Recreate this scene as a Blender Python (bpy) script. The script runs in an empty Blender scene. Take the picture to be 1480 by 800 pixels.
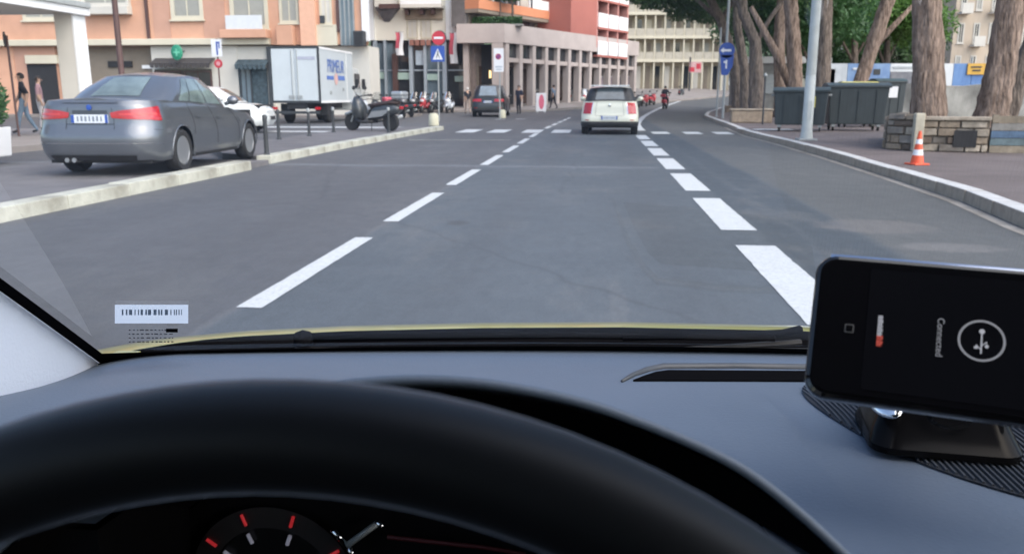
import bpy, bmesh, math, random
from mathutils import Vector, Matrix
from mathutils import noise as mnoise
from math import sin, cos, pi, radians, sqrt, atan2

S = bpy.context.scene
COL = S.collection
random.seed(7)

# ------------------------------------------------------------------ camera, sky, sun, exposure
FPX = 1193.0                                   # focal length in photograph pixels (1480 wide)
TH = math.atan(262 / FPX)                      # camera pitched down
PS = math.atan(126 * cos(TH) / FPX)            # camera turned a little left of the road's axis
EYE = 1.2
cam = bpy.data.cameras.new('camera')
cam_o = bpy.data.objects.new('camera', cam)
COL.objects.link(cam_o)
cam_o.location = (0, 0, EYE)
cam_o.rotation_euler = (pi / 2 - TH, 0, PS)
cam.sensor_width = 36
cam.sensor_fit = 'HORIZONTAL'
cam.lens = FPX / 1480 * 36
cam.clip_start = 0.02
cam.clip_end = 3000
cam.dof.use_dof = True
cam.dof.focus_distance = 0.80
cam.dof.aperture_fstop = 16
S.camera = cam_o

W = bpy.data.worlds.new('World')
S.world = W
W.use_nodes = True
nt = W.node_tree
bg = nt.nodes['Background']
sky = nt.nodes.new('ShaderNodeTexSky')
sky.sky_type = 'NISHITA'
sky.sun_disc = False
SUN_EL, SUN_AZ = 46.0, 128.0                   # azimuth clockwise from +Y (the way we drive)
sky.sun_elevation = radians(SUN_EL)
sky.sun_rotation = radians(SUN_AZ)
sky.altitude = 20
sky.air_density = 1.0
sky.dust_density = 2.5
sky.ozone_density = 1.0
nt.links.new(sky.outputs[0], bg.inputs[0])
bg.inputs[1].default_value = 0.15
sun = bpy.data.lights.new('sun', 'SUN')
sun.energy = 1.5
sun.angle = radians(90)
sun.color = (1.0, 0.95, 0.88)
sun_o = bpy.data.objects.new('sun', sun)
COL.objects.link(sun_o)
sun_o.rotation_euler = (radians(90 - SUN_EL), 0, radians(180 - SUN_AZ))
S.view_settings.view_transform = 'Standard'
S.view_settings.look = 'None'
S.view_settings.exposure = 1.25
S.view_settings.gamma = 1
S.view_settings.use_curve_mapping = False
S.cycles.use_denoising = True
S.cycles.max_bounces = 8
S.cycles.transparent_max_bounces = 12
S.cycles.sample_clamp_indirect = 6

# ------------------------------------------------------------------ measuring help: a sight line of the photograph
def ray(px, py):
    x = (px - 740) / FPX
    y = -(py - 400) / FPX
    f = cos(TH) + y * sin(TH)
    z = -sin(TH) + y * cos(TH)
    return Vector((x * cos(PS) - f * sin(PS), x * sin(PS) + f * cos(PS), z))

def at(px, py, Y):                             # the point on that sight line at distance Y down the road
    r = ray(px, py)
    t = Y / r.y
    return Vector((r.x * t, Y, EYE + r.z * t))

def on(px, py, z=0.0):                         # the point on that sight line at height z
    r = ray(px, py)
    t = (z - EYE) / r.z
    return Vector((r.x * t, r.y * t, z))

def rise(y):
    if y < 45: return 0.0
    if y < 125: return 0.0004 * (y - 45) ** 2
    return 2.56 + 0.064 * (y - 125) if y < 300 else 13.76

# ------------------------------------------------------------------ materials
MATS = {}
def mk(name, col, rough=0.6, metal=0.0, var=0.12, scale=4.0, bump=0.0, bscale=60.0, spec=0.5, coat=0.0,
       emit=None, col2=None, bdist=0.02, stretch=None, dirt=0.0):
    if name in MATS: return MATS[name]
    m = bpy.data.materials.new(name)
    m.use_nodes = True
    t = m.node_tree
    b = t.nodes['Principled BSDF']
    b.inputs['Roughness'].default_value = rough
    b.inputs['Metallic'].default_value = metal
    b.inputs['Specular IOR Level'].default_value = spec
    if coat:
        b.inputs['Coat Weight'].default_value = coat
        b.inputs['Coat Roughness'].default_value = 0.05
    tc = t.nodes.new('ShaderNodeTexCoord')
    vec = tc.outputs['Object']
    if stretch:
        mp = t.nodes.new('ShaderNodeMapping')
        mp.inputs['Scale'].default_value = stretch
        t.links.new(vec, mp.inputs[0])
        vec = mp.outputs[0]
    n = t.nodes.new('ShaderNodeTexNoise')
    n.inputs['Scale'].default_value = scale
    n.inputs['Detail'].default_value = 6
    n.inputs['Roughness'].default_value = 0.62
    t.links.new(vec, n.inputs['Vector'])
    r = t.nodes.new('ShaderNodeValToRGB')
    c = tuple(col)
    lo = tuple(max(0, v * (1 - var)) for v in c)
    hi = tuple(min(1, v * (1 + var)) for v in (col2 or c))
    r.color_ramp.elements[0].position = 0.3
    r.color_ramp.elements[1].position = 0.7
    r.color_ramp.elements[0].color = lo + (1,)
    r.color_ramp.elements[1].color = hi + (1,)
    t.links.new(n.outputs['Fac'], r.inputs[0])
    out = r.outputs[0]
    if dirt:
        n2 = t.nodes.new('ShaderNodeTexNoise')
        n2.inputs['Scale'].default_value = scale * 0.23
        n2.inputs['Detail'].default_value = 8
        t.links.new(vec, n2.inputs['Vector'])
        r2 = t.nodes.new('ShaderNodeValToRGB')
        r2.color_ramp.elements[0].position = 0.48
        r2.color_ramp.elements[1].position = 0.72
        t.links.new(n2.outputs['Fac'], r2.inputs[0])
        mm = t.nodes.new('ShaderNodeMath')
        mm.operation = 'MULTIPLY'
        mm.inputs[1].default_value = dirt
        t.links.new(r2.outputs[0], mm.inputs[0])
        mx = t.nodes.new('ShaderNodeMixRGB')
        t.links.new(mm.outputs[0], mx.inputs[0])
        t.links.new(out, mx.inputs[1])
        mx.inputs[2].default_value = (c[0] * 0.45, c[1] * 0.42, c[2] * 0.38, 1)
        out = mx.outputs[0]
    t.links.new(out, b.inputs['Base Color'])
    if bump:
        n3 = t.nodes.new('ShaderNodeTexNoise')
        n3.inputs['Scale'].default_value = bscale
        n3.inputs['Detail'].default_value = 5
        t.links.new(vec, n3.inputs['Vector'])
        bp = t.nodes.new('ShaderNodeBump')
        bp.inputs['Strength'].default_value = bump
        bp.inputs['Distance'].default_value = bdist
        t.links.new(n3.outputs['Fac'], bp.inputs['Height'])
        t.links.new(bp.outputs[0], b.inputs['Normal'])
    if emit:
        b.inputs['Emission Color'].default_value = tuple(emit[:3]) + (1,)
        b.inputs['Emission Strength'].default_value = emit[3]
    MATS[name] = m
    return m

def glass_mat(name, tint, gain=1.0, rough=0.0):
    """a thin pane: clear, with the mirror share of its two faces"""
    m = bpy.data.materials.new(name)
    m.use_nodes = True
    t = m.node_tree
    t.nodes.remove(t.nodes['Principled BSDF'])
    o = t.nodes['Material Output']
    tr = t.nodes.new('ShaderNodeBsdfTransparent')
    tr.inputs[0].default_value = tuple(tint) + (1,)
    gl = t.nodes.new('ShaderNodeBsdfGlossy')
    gl.inputs['Roughness'].default_value = rough
    fr = t.nodes.new('ShaderNodeFresnel')
    fr.inputs[0].default_value = 1.5
    mu = t.nodes.new('ShaderNodeMath')
    mu.operation = 'MULTIPLY'
    mu.use_clamp = True
    mu.inputs[1].default_value = gain
    t.links.new(fr.outputs[0], mu.inputs[0])
    mx = t.nodes.new('ShaderNodeMixShader')
    t.links.new(mu.outputs[0], mx.inputs[0])
    t.links.new(tr.outputs[0], mx.inputs[1])
    t.links.new(gl.outputs[0], mx.inputs[2])
    t.links.new(mx.outputs[0], o.inputs[0])
    MATS[name] = m
    return m

def road_mat():
    m = bpy.data.materials.new('asphalt')
    m.use_nodes = True
    t = m.node_tree
    N, L = t.nodes, t.links
    b = N['Principled BSDF']
    geo = N.new('ShaderNodeNewGeometry')
    pos = geo.outputs['Position']
    sep = N.new('ShaderNodeSeparateXYZ'); L.new(pos, sep.inputs[0])
    def noise(scale, detail=6, stretch=None, rough=0.6):
        v = pos
        if stretch:
            mp = N.new('ShaderNodeMapping'); mp.inputs['Scale'].default_value = stretch
            L.new(pos, mp.inputs[0]); v = mp.outputs[0]
        n = N.new('ShaderNodeTexNoise'); n.inputs['Scale'].default_value = scale
        n.inputs['Detail'].default_value = detail; n.inputs['Roughness'].default_value = rough
        L.new(v, n.inputs['Vector']); return n.outputs['Fac']
    def math_(op, a, bb, clamp=False):
        k = N.new('ShaderNodeMath'); k.operation = op; k.use_clamp = clamp
        for i, q in enumerate((a, bb)):
            if q is None: continue
            if isinstance(q, (int, float)): k.inputs[i].default_value = q
            else: L.new(q, k.inputs[i])
        return k.outputs[0]
    def ramp(v, a, bb, inv=False):
        k = N.new('ShaderNodeMapRange'); k.inputs[1].default_value = a; k.inputs[2].default_value = bb
        k.inputs[3].default_value = 1.0 if inv else 0.0; k.inputs[4].default_value = 0.0 if inv else 1.0
        L.new(v, k.inputs[0]); return k.outputs[0]
    def mix(f, a, bb, mode='MIX'):
        k = N.new('ShaderNodeMixRGB'); k.blend_type = mode
        if isinstance(f, (int, float)): k.inputs[0].default_value = f
        else: L.new(f, k.inputs[0])
        for i, q in ((1, a), (2, bb)):
            if isinstance(q, tuple): k.inputs[i].default_value = q + (1,)
            else: L.new(q, k.inputs[i])
        return k.outputs[0]
    wob = math_('MULTIPLY', math_('SUBTRACT', noise(0.6, 3), 0.5), 0.25)
    x = math_('ADD', sep.outputs[0], wob)
    y = sep.outputs[1]
    base = mix(ramp(noise(0.35, 4), 0.35, 0.65), (0.092, 0.107, 0.121), (0.105, 0.121, 0.135))
    left = ramp(x, -2.06, -2.0, True)                         # the left lane was laid with browner asphalt
    base = mix(left, base, (0.106, 0.109, 0.116))
    # darker relaid strip right of the broad dashes, a paler older lane beyond it
    strip = math_('MULTIPLY', ramp(x, 1.42, 1.5), ramp(x, 2.25, 2.38, True))
    base = mix(math_('MULTIPLY', strip, 0.85), base, (0.066, 0.080, 0.094))
    streak = math_('MULTIPLY', ramp(math_('ABSOLUTE', math_('SUBTRACT', x, 1.82), None), 0.02, 0.09, True), ramp(noise(0.9, 4, (1, .3, 1)), .4, .6))
    base = mix(math_('MULTIPLY', streak, 0.55), base, (0.105, 0.118, 0.13))
    right = ramp(x, 2.3, 2.42)
    base = mix(math_('MULTIPLY', right, 0.9), base, (0.118, 0.121, 0.120))
    # worn pale patches and scuffs
    pale = math_('MULTIPLY', ramp(noise(0.8, 8, (1.0, 0.45, 1.0), 0.7), 0.52, 0.74), 0.75)
    base = mix(pale, base, (0.168, 0.168, 0.166))
    def blot(cx, cy, rx, ry, k):
        dx = math_('DIVIDE', math_('SUBTRACT', x, cx), rx)
        dy = math_('DIVIDE', math_('SUBTRACT', y, cy), ry)
        d = math_('ADD', math_('MULTIPLY', dx, dx), math_('MULTIPLY', dy, dy))
        d = math_('ADD', d, math_('MULTIPLY', math_('SUBTRACT', noise(5, 6, None, .75), 0.5), 2.6))
        return math_('MULTIPLY', ramp(d, 0.5, 1.2, True), k)
    base = mix(blot(2.6, 8.0, 0.55, 0.45, 0.5), base, (0.205, 0.19, 0.182))
    base = mix(blot(2.85, 6.9, 0.45, 0.22, 0.5), base, (0.23, 0.22, 0.215))
    base = mix(blot(0.14, 4.6, 0.06, 0.8, 0.22), base, (0.21, 0.21, 0.21))
    base = mix(blot(-1.35, 7.8, 0.12, 0.16, 0.6), base, (0.06, 0.06, 0.06))
    # a pale transverse joint across the lanes and thin cracks
    jy = math_('ADD', y, math_('MULTIPLY', math_('SUBTRACT', noise(0.9, 3), 0.5), 0.5))
    joint = math_('MULTIPLY', ramp(math_('ABSOLUTE', math_('SUBTRACT', jy, 14.3), None), 0.1, 0.26, True), ramp(x, 0.9, 1.1, True))
    base = mix(math_('MULTIPLY', joint, 0.65), base, (0.19, 0.205, 0.225))
    vor = N.new('ShaderNodeTexVoronoi'); vor.feature = 'DISTANCE_TO_EDGE'; vor.inputs['Scale'].default_value = 0.22
    dm = N.new('ShaderNodeMixRGB'); dm.inputs[0].default_value = 0.25
    nz = N.new('ShaderNodeTexNoise'); nz.inputs['Scale'].default_value = 1.4; L.new(pos, nz.inputs['Vector'])
    L.new(pos, dm.inputs[1]); L.new(nz.outputs['Color'], dm.inputs[2]); L.new(dm.outputs[0], vor.inputs['Vector'])
    crack = ramp(vor.outputs['Distance'], 0.0, 0.006, True)
    base = mix(math_('MULTIPLY', crack, 0.35), base, (0.05, 0.05, 0.052))
    seam = ramp(math_('ABSOLUTE', math_('SUBTRACT', x, -2.03), None), 0.01, 0.05, True)
    base = mix(math_('MULTIPLY', seam, 0.3), base, (0.2, 0.2, 0.2))
    # tyre tracks, polished a little darker
    for cx in (-0.95, 0.6, -4.6, -3.0):
        tr = ramp(math_('ABSOLUTE', math_('SUBTRACT', x, cx), None), 0.05, 0.42, True)
        base = mix(math_('MULTIPLY', tr, 0.22), base, (0.075, 0.076, 0.08))
    def times(f, v, lo, hi): return mix(f, base, mix(v, (lo,) * 3, (hi,) * 3), 'MULTIPLY')
    base = times(1.0, ramp(noise(7, 8, (1.6, .5, 1), .72), .3, .7), .78, 1.0)
    base = times(1.0, ramp(noise(.16, 5, (1.8, .5, 1), .6), .42, .62), 1.0, .86)
    base = times(1.0, ramp(noise(95, 3), 0.32, 0.68), .6, 1.0)
    base = times(1.0, ramp(noise(28, 5, None, .7), 0.35, 0.65), .82, 1.0)
    vm = N.new('ShaderNodeVectorMath'); vm.operation = 'SCALE'; vm.inputs[3].default_value = 1.2
    L.new(base, vm.inputs[0]); base = vm.outputs[0]
    L.new(base, b.inputs['Base Color'])
    rr = math_('ADD', math_('MULTIPLY', noise(3, 5), 0.25), 0.55)
    L.new(rr, b.inputs['Roughness'])
    bp = N.new('ShaderNodeBump'); bp.inputs['Strength'].default_value = 0.2; bp.inputs['Distance'].default_value = 0.01
    L.new(noise(120, 3), bp.inputs['Height']); L.new(bp.outputs[0], b.inputs['Normal'])
    MATS['asphalt'] = m
    return m

def paint_mat(name, col, wear=0.35):
    """road paint with worn-through grains"""
    m = mk(name, col, 0.65, var=0.05, scale=9, bump=0.2, bscale=90)
    t = m.node_tree
    b = t.nodes['Principled BSDF']
    src = b.inputs['Base Color'].links[0].from_socket
    geo = t.nodes.new('ShaderNodeNewGeometry')
    n = t.nodes.new('ShaderNodeTexNoise'); n.inputs['Scale'].default_value = 34; n.inputs['Detail'].default_value = 9
    n.inputs['Roughness'].default_value = 0.75
    t.links.new(geo.outputs['Position'], n.inputs['Vector'])
    r = t.nodes.new('ShaderNodeValToRGB')
    r.color_ramp.elements[0].position = 0.50; r.color_ramp.elements[1].position = 0.68
    t.links.new(n.outputs['Fac'], r.inputs[0])
    k = t.nodes.new('ShaderNodeMath'); k.operation = 'MULTIPLY'; k.inputs[1].default_value = wear
    t.links.new(r.outputs[0], k.inputs[0])
    mx = t.nodes.new('ShaderNodeMixRGB')
    t.links.new(k.outputs[0], mx.inputs[0]); t.links.new(src, mx.inputs[1])
    mx.inputs[2].default_value = (0.16, 0.16, 0.16, 1)
    t.links.new(mx.outputs[0], b.inputs['Base Color'])
    return m

def leaf_mat(name, a, bcol):
    m = bpy.data.materials.new(name)
    m.use_nodes = True
    t = m.node_tree
    b = t.nodes['Principled BSDF']
    geo = t.nodes.new('ShaderNodeNewGeometry')
    n = t.nodes.new('ShaderNodeTexNoise'); n.inputs['Scale'].default_value = 0.9; n.inputs['Detail'].default_value = 6
    t.links.new(geo.outputs['Position'], n.inputs['Vector'])
    r = t.nodes.new('ShaderNodeValToRGB')
    r.color_ramp.elements[0].position = 0.35; r.color_ramp.elements[1].position = 0.66
    r.color_ramp.elements[0].color = a + (1,); r.color_ramp.elements[1].color = bcol + (1,)
    t.links.new(n.outputs['Fac'], r.inputs[0])
    t.links.new(r.outputs[0], b.inputs['Base Color'])
    b.inputs['Roughness'].default_value = 0.6
    tl = t.nodes.new('ShaderNodeBsdfTranslucent')
    t.links.new(r.outputs[0], tl.inputs[0])
    mx = t.nodes.new('ShaderNodeMixShader'); mx.inputs[0].default_value = 0.3
    t.links.new(b.outputs[0], mx.inputs[1]); t.links.new(tl.outputs[0], mx.inputs[2])
    t.links.new(mx.outputs[0], t.nodes['Material Output'].inputs[0])
    MATS[name] = m
    return m

# ------------------------------------------------------------------ mesh helpers
class MB:
    def __init__(s): s.v = []; s.f = []; s.mi = []; s.cur = 0
    def add(s, vs, fs):
        o = len(s.v)
        s.v += [tuple(q) for q in vs]
        s.f += [tuple(i + o for i in q) for q in fs]
        s.mi += [s.cur] * len(fs)
        return s
    def bx(s, x0, x1, y0, y1, z0, z1):
        return s.add([(x0, y0, z0), (x1, y0, z0), (x1, y1, z0), (x0, y1, z0), (x0, y0, z1), (x1, y0, z1), (x1, y1, z1), (x0, y1, z1)],
                     [(0, 3, 2, 1), (4, 5, 6, 7), (0, 1, 5, 4), (1, 2, 6, 5), (2, 3, 7, 6), (3, 0, 4, 7)])
    def hexa(s, p):                            # eight corners: bottom ring, top ring
        return s.add(p, [(0, 3, 2, 1), (4, 5, 6, 7), (0, 1, 5, 4), (1, 2, 6, 5), (2, 3, 7, 6), (3, 0, 4, 7)])
    def box(s, c, size, M=None):
        h = [Vector((sx * size[0] / 2, sy * size[1] / 2, sz * size[2] / 2)) for sz in (-1, 1) for sx, sy in ((-1, -1), (1, -1), (1, 1), (-1, 1))]
        if M is not None: h = [M @ q for q in h]
        return s.hexa([q + Vector(c) for q in h])
    def tube(s, pts, rs, n=10, cap=True):
        pts = [Vector(p) for p in pts]
        if isinstance(rs, (int, float)): rs = [rs] * len(pts)
        vs, fs = [], []
        up = None
        for i, p in enumerate(pts):
            d = (pts[min(i + 1, len(pts) - 1)] - pts[max(i - 1, 0)]).normalized()
            if up is None:
                up = Vector((0, 0, 1)) if abs(d.z) < 0.9 else Vector((0, 1, 0))
            a = d.cross(up).normalized()
            b = a.cross(d).normalized()
            up = b
            for k in range(n):
                w = 2 * pi * k / n
                vs.append(p + (a * cos(w) + b * sin(w)) * rs[i])
        for i in range(len(pts) - 1):
            for k in range(n):
                k2 = (k + 1) % n
                fs.append((i * n + k, i * n + k2, (i + 1) * n + k2, (i + 1) * n + k))
        if cap:
            fs.append(tuple(reversed(range(n))))
            fs.append(tuple(range((len(pts) - 1) * n, len(pts) * n)))
        return s.add(vs, fs)
    def cyl(s, a, b, r, r1=None, n=16): return s.tube([a, b], [r, r if r1 is None else r1], n)
    def lathe(s, prof, n=24, M=None):          # profile (r, z) about local z
        vs, fs = [], []
        for r, z in prof:
            for k in range(n):
                w = 2 * pi * k / n
                q = Vector((r * cos(w), r * sin(w), z))
                vs.append(M @ q if M is not None else q)
        for i in range(len(prof) - 1):
            for k in range(n):
                k2 = (k + 1) % n
                fs.append((i * n + k, i * n + k2, (i + 1) * n + k2, (i + 1) * n + k))
        if prof[0][0] > 1e-4: fs.append(tuple(reversed(range(n))))
        if prof[-1][0] > 1e-4: fs.append(tuple(range((len(prof) - 1) * n, len(prof) * n)))
        return s.add(vs, fs)
    def prism(s, poly, d0, d1, M=None):        # polygon in local xy, extruded along local z
        n = len(poly)
        vs = [Vector((x, y, d0)) for x, y in poly] + [Vector((x, y, d1)) for x, y in poly]
        if M is not None: vs = [M @ q for q in vs]
        fs = [tuple(reversed(range(n))), tuple(range(n, 2 * n))] + [(i, (i + 1) % n, n + (i + 1) % n, n + i) for i in range(n)]
        return s.add(vs, fs)
    def grid(s, fn, us, vs_, close=False):
        nu, nv = len(us), len(vs_)
        vs = [fn(u, v) for u in us for v in vs_]
        fs = []
        for i in range(nu if close else nu - 1):
            i2 = (i + 1) % nu
            for j in range(nv - 1):
                fs.append((i * nv + j, i2 * nv + j, i2 * nv + j + 1, i * nv + j + 1))
        return s.add(vs, fs)
    def mesh(s, name='mesh'):
        me = bpy.data.meshes.new(name)
        me.from_pydata(s.v, [], s.f)
        me.update()
        return me
    def build(s, name, mat, parent=None, smooth=False, bevel=0.0, subd=0, fix=False, weld=False, angle=None):
        me = s.mesh(name)
        for m in (mat if isinstance(mat, (list, tuple)) else [mat]): me.materials.append(m)
        if any(s.mi): me.polygons.foreach_set('material_index', s.mi)
        if fix or weld:
            bm = bmesh.new(); bm.from_mesh(me)
            if weld: bmesh.ops.remove_doubles(bm, verts=bm.verts, dist=1e-4)
            bmesh.ops.recalc_face_normals(bm, faces=bm.faces)
            bm.to_mesh(me); bm.free()
        if smooth:
            me.polygons.foreach_set('use_smooth', [True] * len(me.polygons))
            if angle: me.set_sharp_from_angle(angle=radians(angle))
        o = bpy.data.objects.new(name, me)
        COL.objects.link(o)
        o.parent = parent
        if bevel:
            b = o.modifiers.new('bevel', 'BEVEL'); b.width = bevel; b.segments = 2; b.limit_method = 'ANGLE'
        if subd:
            q = o.modifiers.new('sub', 'SUBSURF'); q.levels = subd; q.render_levels = subd
        return o

def tag(o, label=None, cat=None, group=None, kind=None):
    if label: o['label'] = label
    if cat: o['category'] = cat
    if group: o['group'] = group
    if kind: o['kind'] = kind
    return o

def thing(name, label, cat, loc=(0, 0, 0), rz=0.0, group=None):
    o = bpy.data.objects.new(name, None)
    o.empty_display_size = 0.2
    COL.objects.link(o)
    o.location = loc
    o.rotation_euler = (0, 0, rz)
    return tag(o, label, cat, group)

def struct(mb, name, mat, **k):
    return tag(mb.build(name, mat, **k), kind='structure')

def dup(root, loc, rz, label, group=None, swap=None):
    """copy a thing with its parts and sub-parts; swap = {old material name: new material}"""
    def cp(o, par):
        c = o.copy()
        COL.objects.link(c)
        c.parent = par
        if swap and c.type == 'MESH' and c.data.materials and c.data.materials[0].name in swap:
            c.data = c.data.copy()
            c.data.materials[0] = swap[c.data.materials[0].name]
        for ch in [q for q in o.children]: cp(ch, c)
        return c
    r = cp(root, None)
    r.location = loc
    r.rotation_euler = (0, 0, rz)
    return tag(r, label, None, group)

def text_mesh(txt, size, name, mat, parent, M, depth=0.0005, align='CENTER'):
    cu = bpy.data.curves.new(name, 'FONT')
    cu.body = txt; cu.size = size; cu.extrude = depth; cu.align_x = align; cu.align_y = 'CENTER'
    o = bpy.data.objects.new(name + '_tmp', cu)
    COL.objects.link(o)
    dg = bpy.context.evaluated_depsgraph_get()
    me = bpy.data.meshes.new_from_object(o.evaluated_get(dg))
    bpy.data.objects.remove(o)
    me.transform(M)
    me.materials.clear(); me.materials.append(mat)
    q = bpy.data.objects.new(name, me)
    COL.objects.link(q)
    q.parent = parent
    return q

def frame(o, r, u):                            # matrix with local x = r, y = u, z = outward
    r = Vector(r).normalized(); u = Vector(u); u = (u - r * u.dot(r)).normalized(); n = r.cross(u)
    return Matrix(((r.x, u.x, n.x, o[0]), (r.y, u.y, n.y, o[1]), (r.z, u.z, n.z, o[2]), (0, 0, 0, 1)))

def rrect(x0, y0, x1, y1, r, n=6):
    out = []
    for cx, cy, a in ((x1 - r, y0 + r, -90), (x1 - r, y1 - r, 0), (x0 + r, y1 - r, 90), (x0 + r, y0 + r, 180)):
        for k in range(n + 1):
            w = radians(a + 90 * k / n)
            out.append((cx + r * cos(w), cy + r * sin(w)))
    return out

def lin(a, b, n): return [a + (b - a) * i / (n - 1) for i in range(n)]

def interp(tab, x):
    if x <= tab[0][0]: return tab[0][1]
    for (a, p), (b, q) in zip(tab, tab[1:]):
        if x <= b:
            k = (x - a) / (b - a)
            return p + (q - p) * k
    return tab[-1][1]

def smooth_interp(tab, x):
    if x <= tab[0][0]: return tab[0][1]
    for (a, p), (b, q) in zip(tab, tab[1:]):
        if x <= b:
            k = (x - a) / (b - a); k = k * k * (3 - 2 * k)
            return p + (q - p) * k
    return tab[-1][1]
# ------------------------------------------------------------------ materials in use
ASPH = road_mat()
WHITE_PAINT = paint_mat('road_paint', (0.51, 0.53, 0.54), 0.5)
YELLOW_PAINT = paint_mat('yellow_road_paint', (0.42, 0.38, 0.24), 0.8)
PAVE = mk('red_pavement', (0.138, 0.114, 0.112), 0.8, var=0.22, scale=1.2, bump=0.3, bscale=70, dirt=0.5)
PAVE2 = mk('grey_pavement', (0.13, 0.125, 0.13), 0.8, var=0.2, scale=1.5, bump=0.25, bscale=60, dirt=0.5)
PAVE3 = mk('pale_pavement', (0.24, 0.215, 0.2), 0.8, var=0.15, scale=1.0, bump=0.2, bscale=50, dirt=0.5)
KERB_PALE = mk('pale_kerb_stone', (0.44, 0.44, 0.38), 0.75, var=0.16, scale=7, bump=0.4, bscale=40, dirt=0.75)
KERB_GREY = mk('grey_kerb_stone', (0.31, 0.265, 0.215), 0.8, var=0.2, scale=7, bump=0.4, bscale=40, dirt=0.8)
TAN = mk('gutter_paint', (0.27, 0.25, 0.225), 0.8, var=0.25, scale=3, dirt=0.8)
SALMON = mk('salmon_render', (0.58, 0.33, 0.225), 0.85, var=0.10, scale=0.7, bump=0.15, bscale=30, dirt=0.25)
SALMON2 = mk('dark_salmon_render', (0.48, 0.28, 0.205), 0.85, var=0.10, scale=0.7, dirt=0.25)
ORANGE = mk('orange_render', (0.56, 0.23, 0.12), 0.8, var=0.08, scale=0.7, dirt=0.2)
CREAM = mk('cream_render', (0.58, 0.54, 0.43), 0.85, var=0.07, scale=0.7, bump=0.1, bscale=30, dirt=0.3)
OFFWHITE = mk('offwhite_render', (0.57, 0.55, 0.50), 0.8, var=0.06, scale=0.7, dirt=0.25)
WHITE = mk('white_coating', (0.74, 0.75, 0.76), 0.55, var=0.05, scale=0.8, dirt=0.2)
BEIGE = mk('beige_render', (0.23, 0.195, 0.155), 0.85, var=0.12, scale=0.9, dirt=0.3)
PINKSTONE = mk('pink_stone', (0.44, 0.385, 0.365), 0.8, var=0.08, scale=0.9, bump=0.15, bscale=20, dirt=0.35)
REDWALL = mk('red_render', (0.36, 0.125, 0.10), 0.8, var=0.06, scale=0.6, dirt=0.15)
SHUTTER = mk('grey_shutter', (0.30, 0.30, 0.27), 0.6, var=0.08, scale=2)
CONC = mk('concrete', (0.27, 0.265, 0.255), 0.85, var=0.15, scale=1.0, bump=0.3, bscale=25, dirt=0.5)
STONE = mk('rough_stone', (0.25, 0.22, 0.185), 0.9, var=0.35, scale=4, bump=0.8, bscale=14, dirt=0.6)
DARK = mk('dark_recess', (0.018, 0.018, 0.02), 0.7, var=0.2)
PANE = mk('dark_pane', (0.03, 0.034, 0.04), 0.06, var=0.3, scale=0.5, spec=0.8)
PANE_B = mk('blue_pane', (0.12, 0.165, 0.2), 0.08, var=0.3, scale=0.5, spec=0.8)
STEELBLUE = mk('blue_grey_metal', (0.36, 0.42, 0.48), 0.45, metal=0.2, var=0.08)
GREYMET = mk('galvanised_metal', (0.33, 0.35, 0.355), 0.5, metal=0.3, var=0.08, scale=6, dirt=0.3)
DARKMET = mk('dark_metal', (0.05, 0.055, 0.06), 0.5, metal=0.3, var=0.15)
BROWNMET = mk('brown_metal', (0.085, 0.045, 0.04), 0.55, var=0.15)
BLACK = mk('black_plastic', (0.018, 0.018, 0.02), 0.5, var=0.2)
RUBBER = mk('rubber', (0.016, 0.016, 0.017), 0.8, var=0.2)
CHROME = mk('chrome', (0.75, 0.75, 0.76), 0.08, metal=1.0, var=0.02)
ALLOY = mk('alloy', (0.45, 0.46, 0.48), 0.3, metal=0.8, var=0.05)
TAILRED = mk('tail_lamp_red', (0.36, 0.012, 0.018), 0.12, var=0.15, coat=0.6)
LAMPCLEAR = mk('lamp_clear', (0.6, 0.62, 0.65), 0.15, var=0.05, coat=0.5)
SIGNRED = mk('sign_red', (0.45, 0.03, 0.05), 0.4, var=0.06)
SIGNBLUE = mk('sign_blue', (0.025, 0.075, 0.33), 0.4, var=0.06)
SIGNWHITE = mk('sign_white', (0.68, 0.69, 0.72), 0.4, var=0.04)
PINKRED = mk('flag_pink_red', (0.55, 0.10, 0.14), 0.7, var=0.1)
GREENSIGN = mk('green_sign', (0.02, 0.22, 0.13), 0.4, var=0.15)
PLATE = mk('number_plate', (0.62, 0.66, 0.72), 0.4, var=0.05)
ORANGE_PL = mk('cone_orange', (0.62, 0.085, 0.03), 0.45, var=0.08)
BINGREY = mk('bin_plastic', (0.036, 0.048, 0.055), 0.5, var=0.12, scale=3, dirt=0.3)
BINLID = mk('bin_lid_plastic', (0.056, 0.075, 0.083), 0.45, var=0.12, scale=3, dirt=0.3)
YELLOW_PL = mk('yellow_plastic', (0.5, 0.45, 0.13), 0.5, var=0.08)
BARK = mk('pine_bark', (0.17, 0.11, 0.082), 0.95, var=0.55, scale=5, bump=1.0, bscale=7, bdist=.12, stretch=(2.6, 2.6, 0.55), col2=(0.24, 0.18, 0.145))
BARK2 = mk('grey_bark', (0.115, 0.085, 0.068), 0.95, var=0.5, scale=5, bump=1.0, bscale=7, bdist=.12, stretch=(2.6, 2.6, 0.55), col2=(0.16, 0.13, 0.11))
LEAF_D = leaf_mat('dark_needles', (0.024, 0.058, 0.022), (0.068, 0.14, 0.045))
LEAF_B = leaf_mat('bright_leaves', (0.05, 0.12, 0.02), (0.14, 0.27, 0.06))
LEAF_M = leaf_mat('mid_leaves', (0.025, 0.075, 0.025), (0.075, 0.17, 0.06))

# ------------------------------------------------------------------ the ground: one sheet that rises gently beyond the crossing
ys = [-150, -60, -20, -5, 0, 5, 10, 20, 30, 40, 45, 50, 55, 60, 65, 70, 75, 80, 90, 100, 110, 120, 125, 140, 170, 220, 300, 800, 2000]
xs = [-1500, -400, -120, -60, -30, -15, -5, 0, 5, 15, 30, 60, 120, 400, 1500]
road = struct(MB().grid(lambda x, y: (x, y, rise(y)), xs, ys), 'road', ASPH, fix=True)

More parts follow.
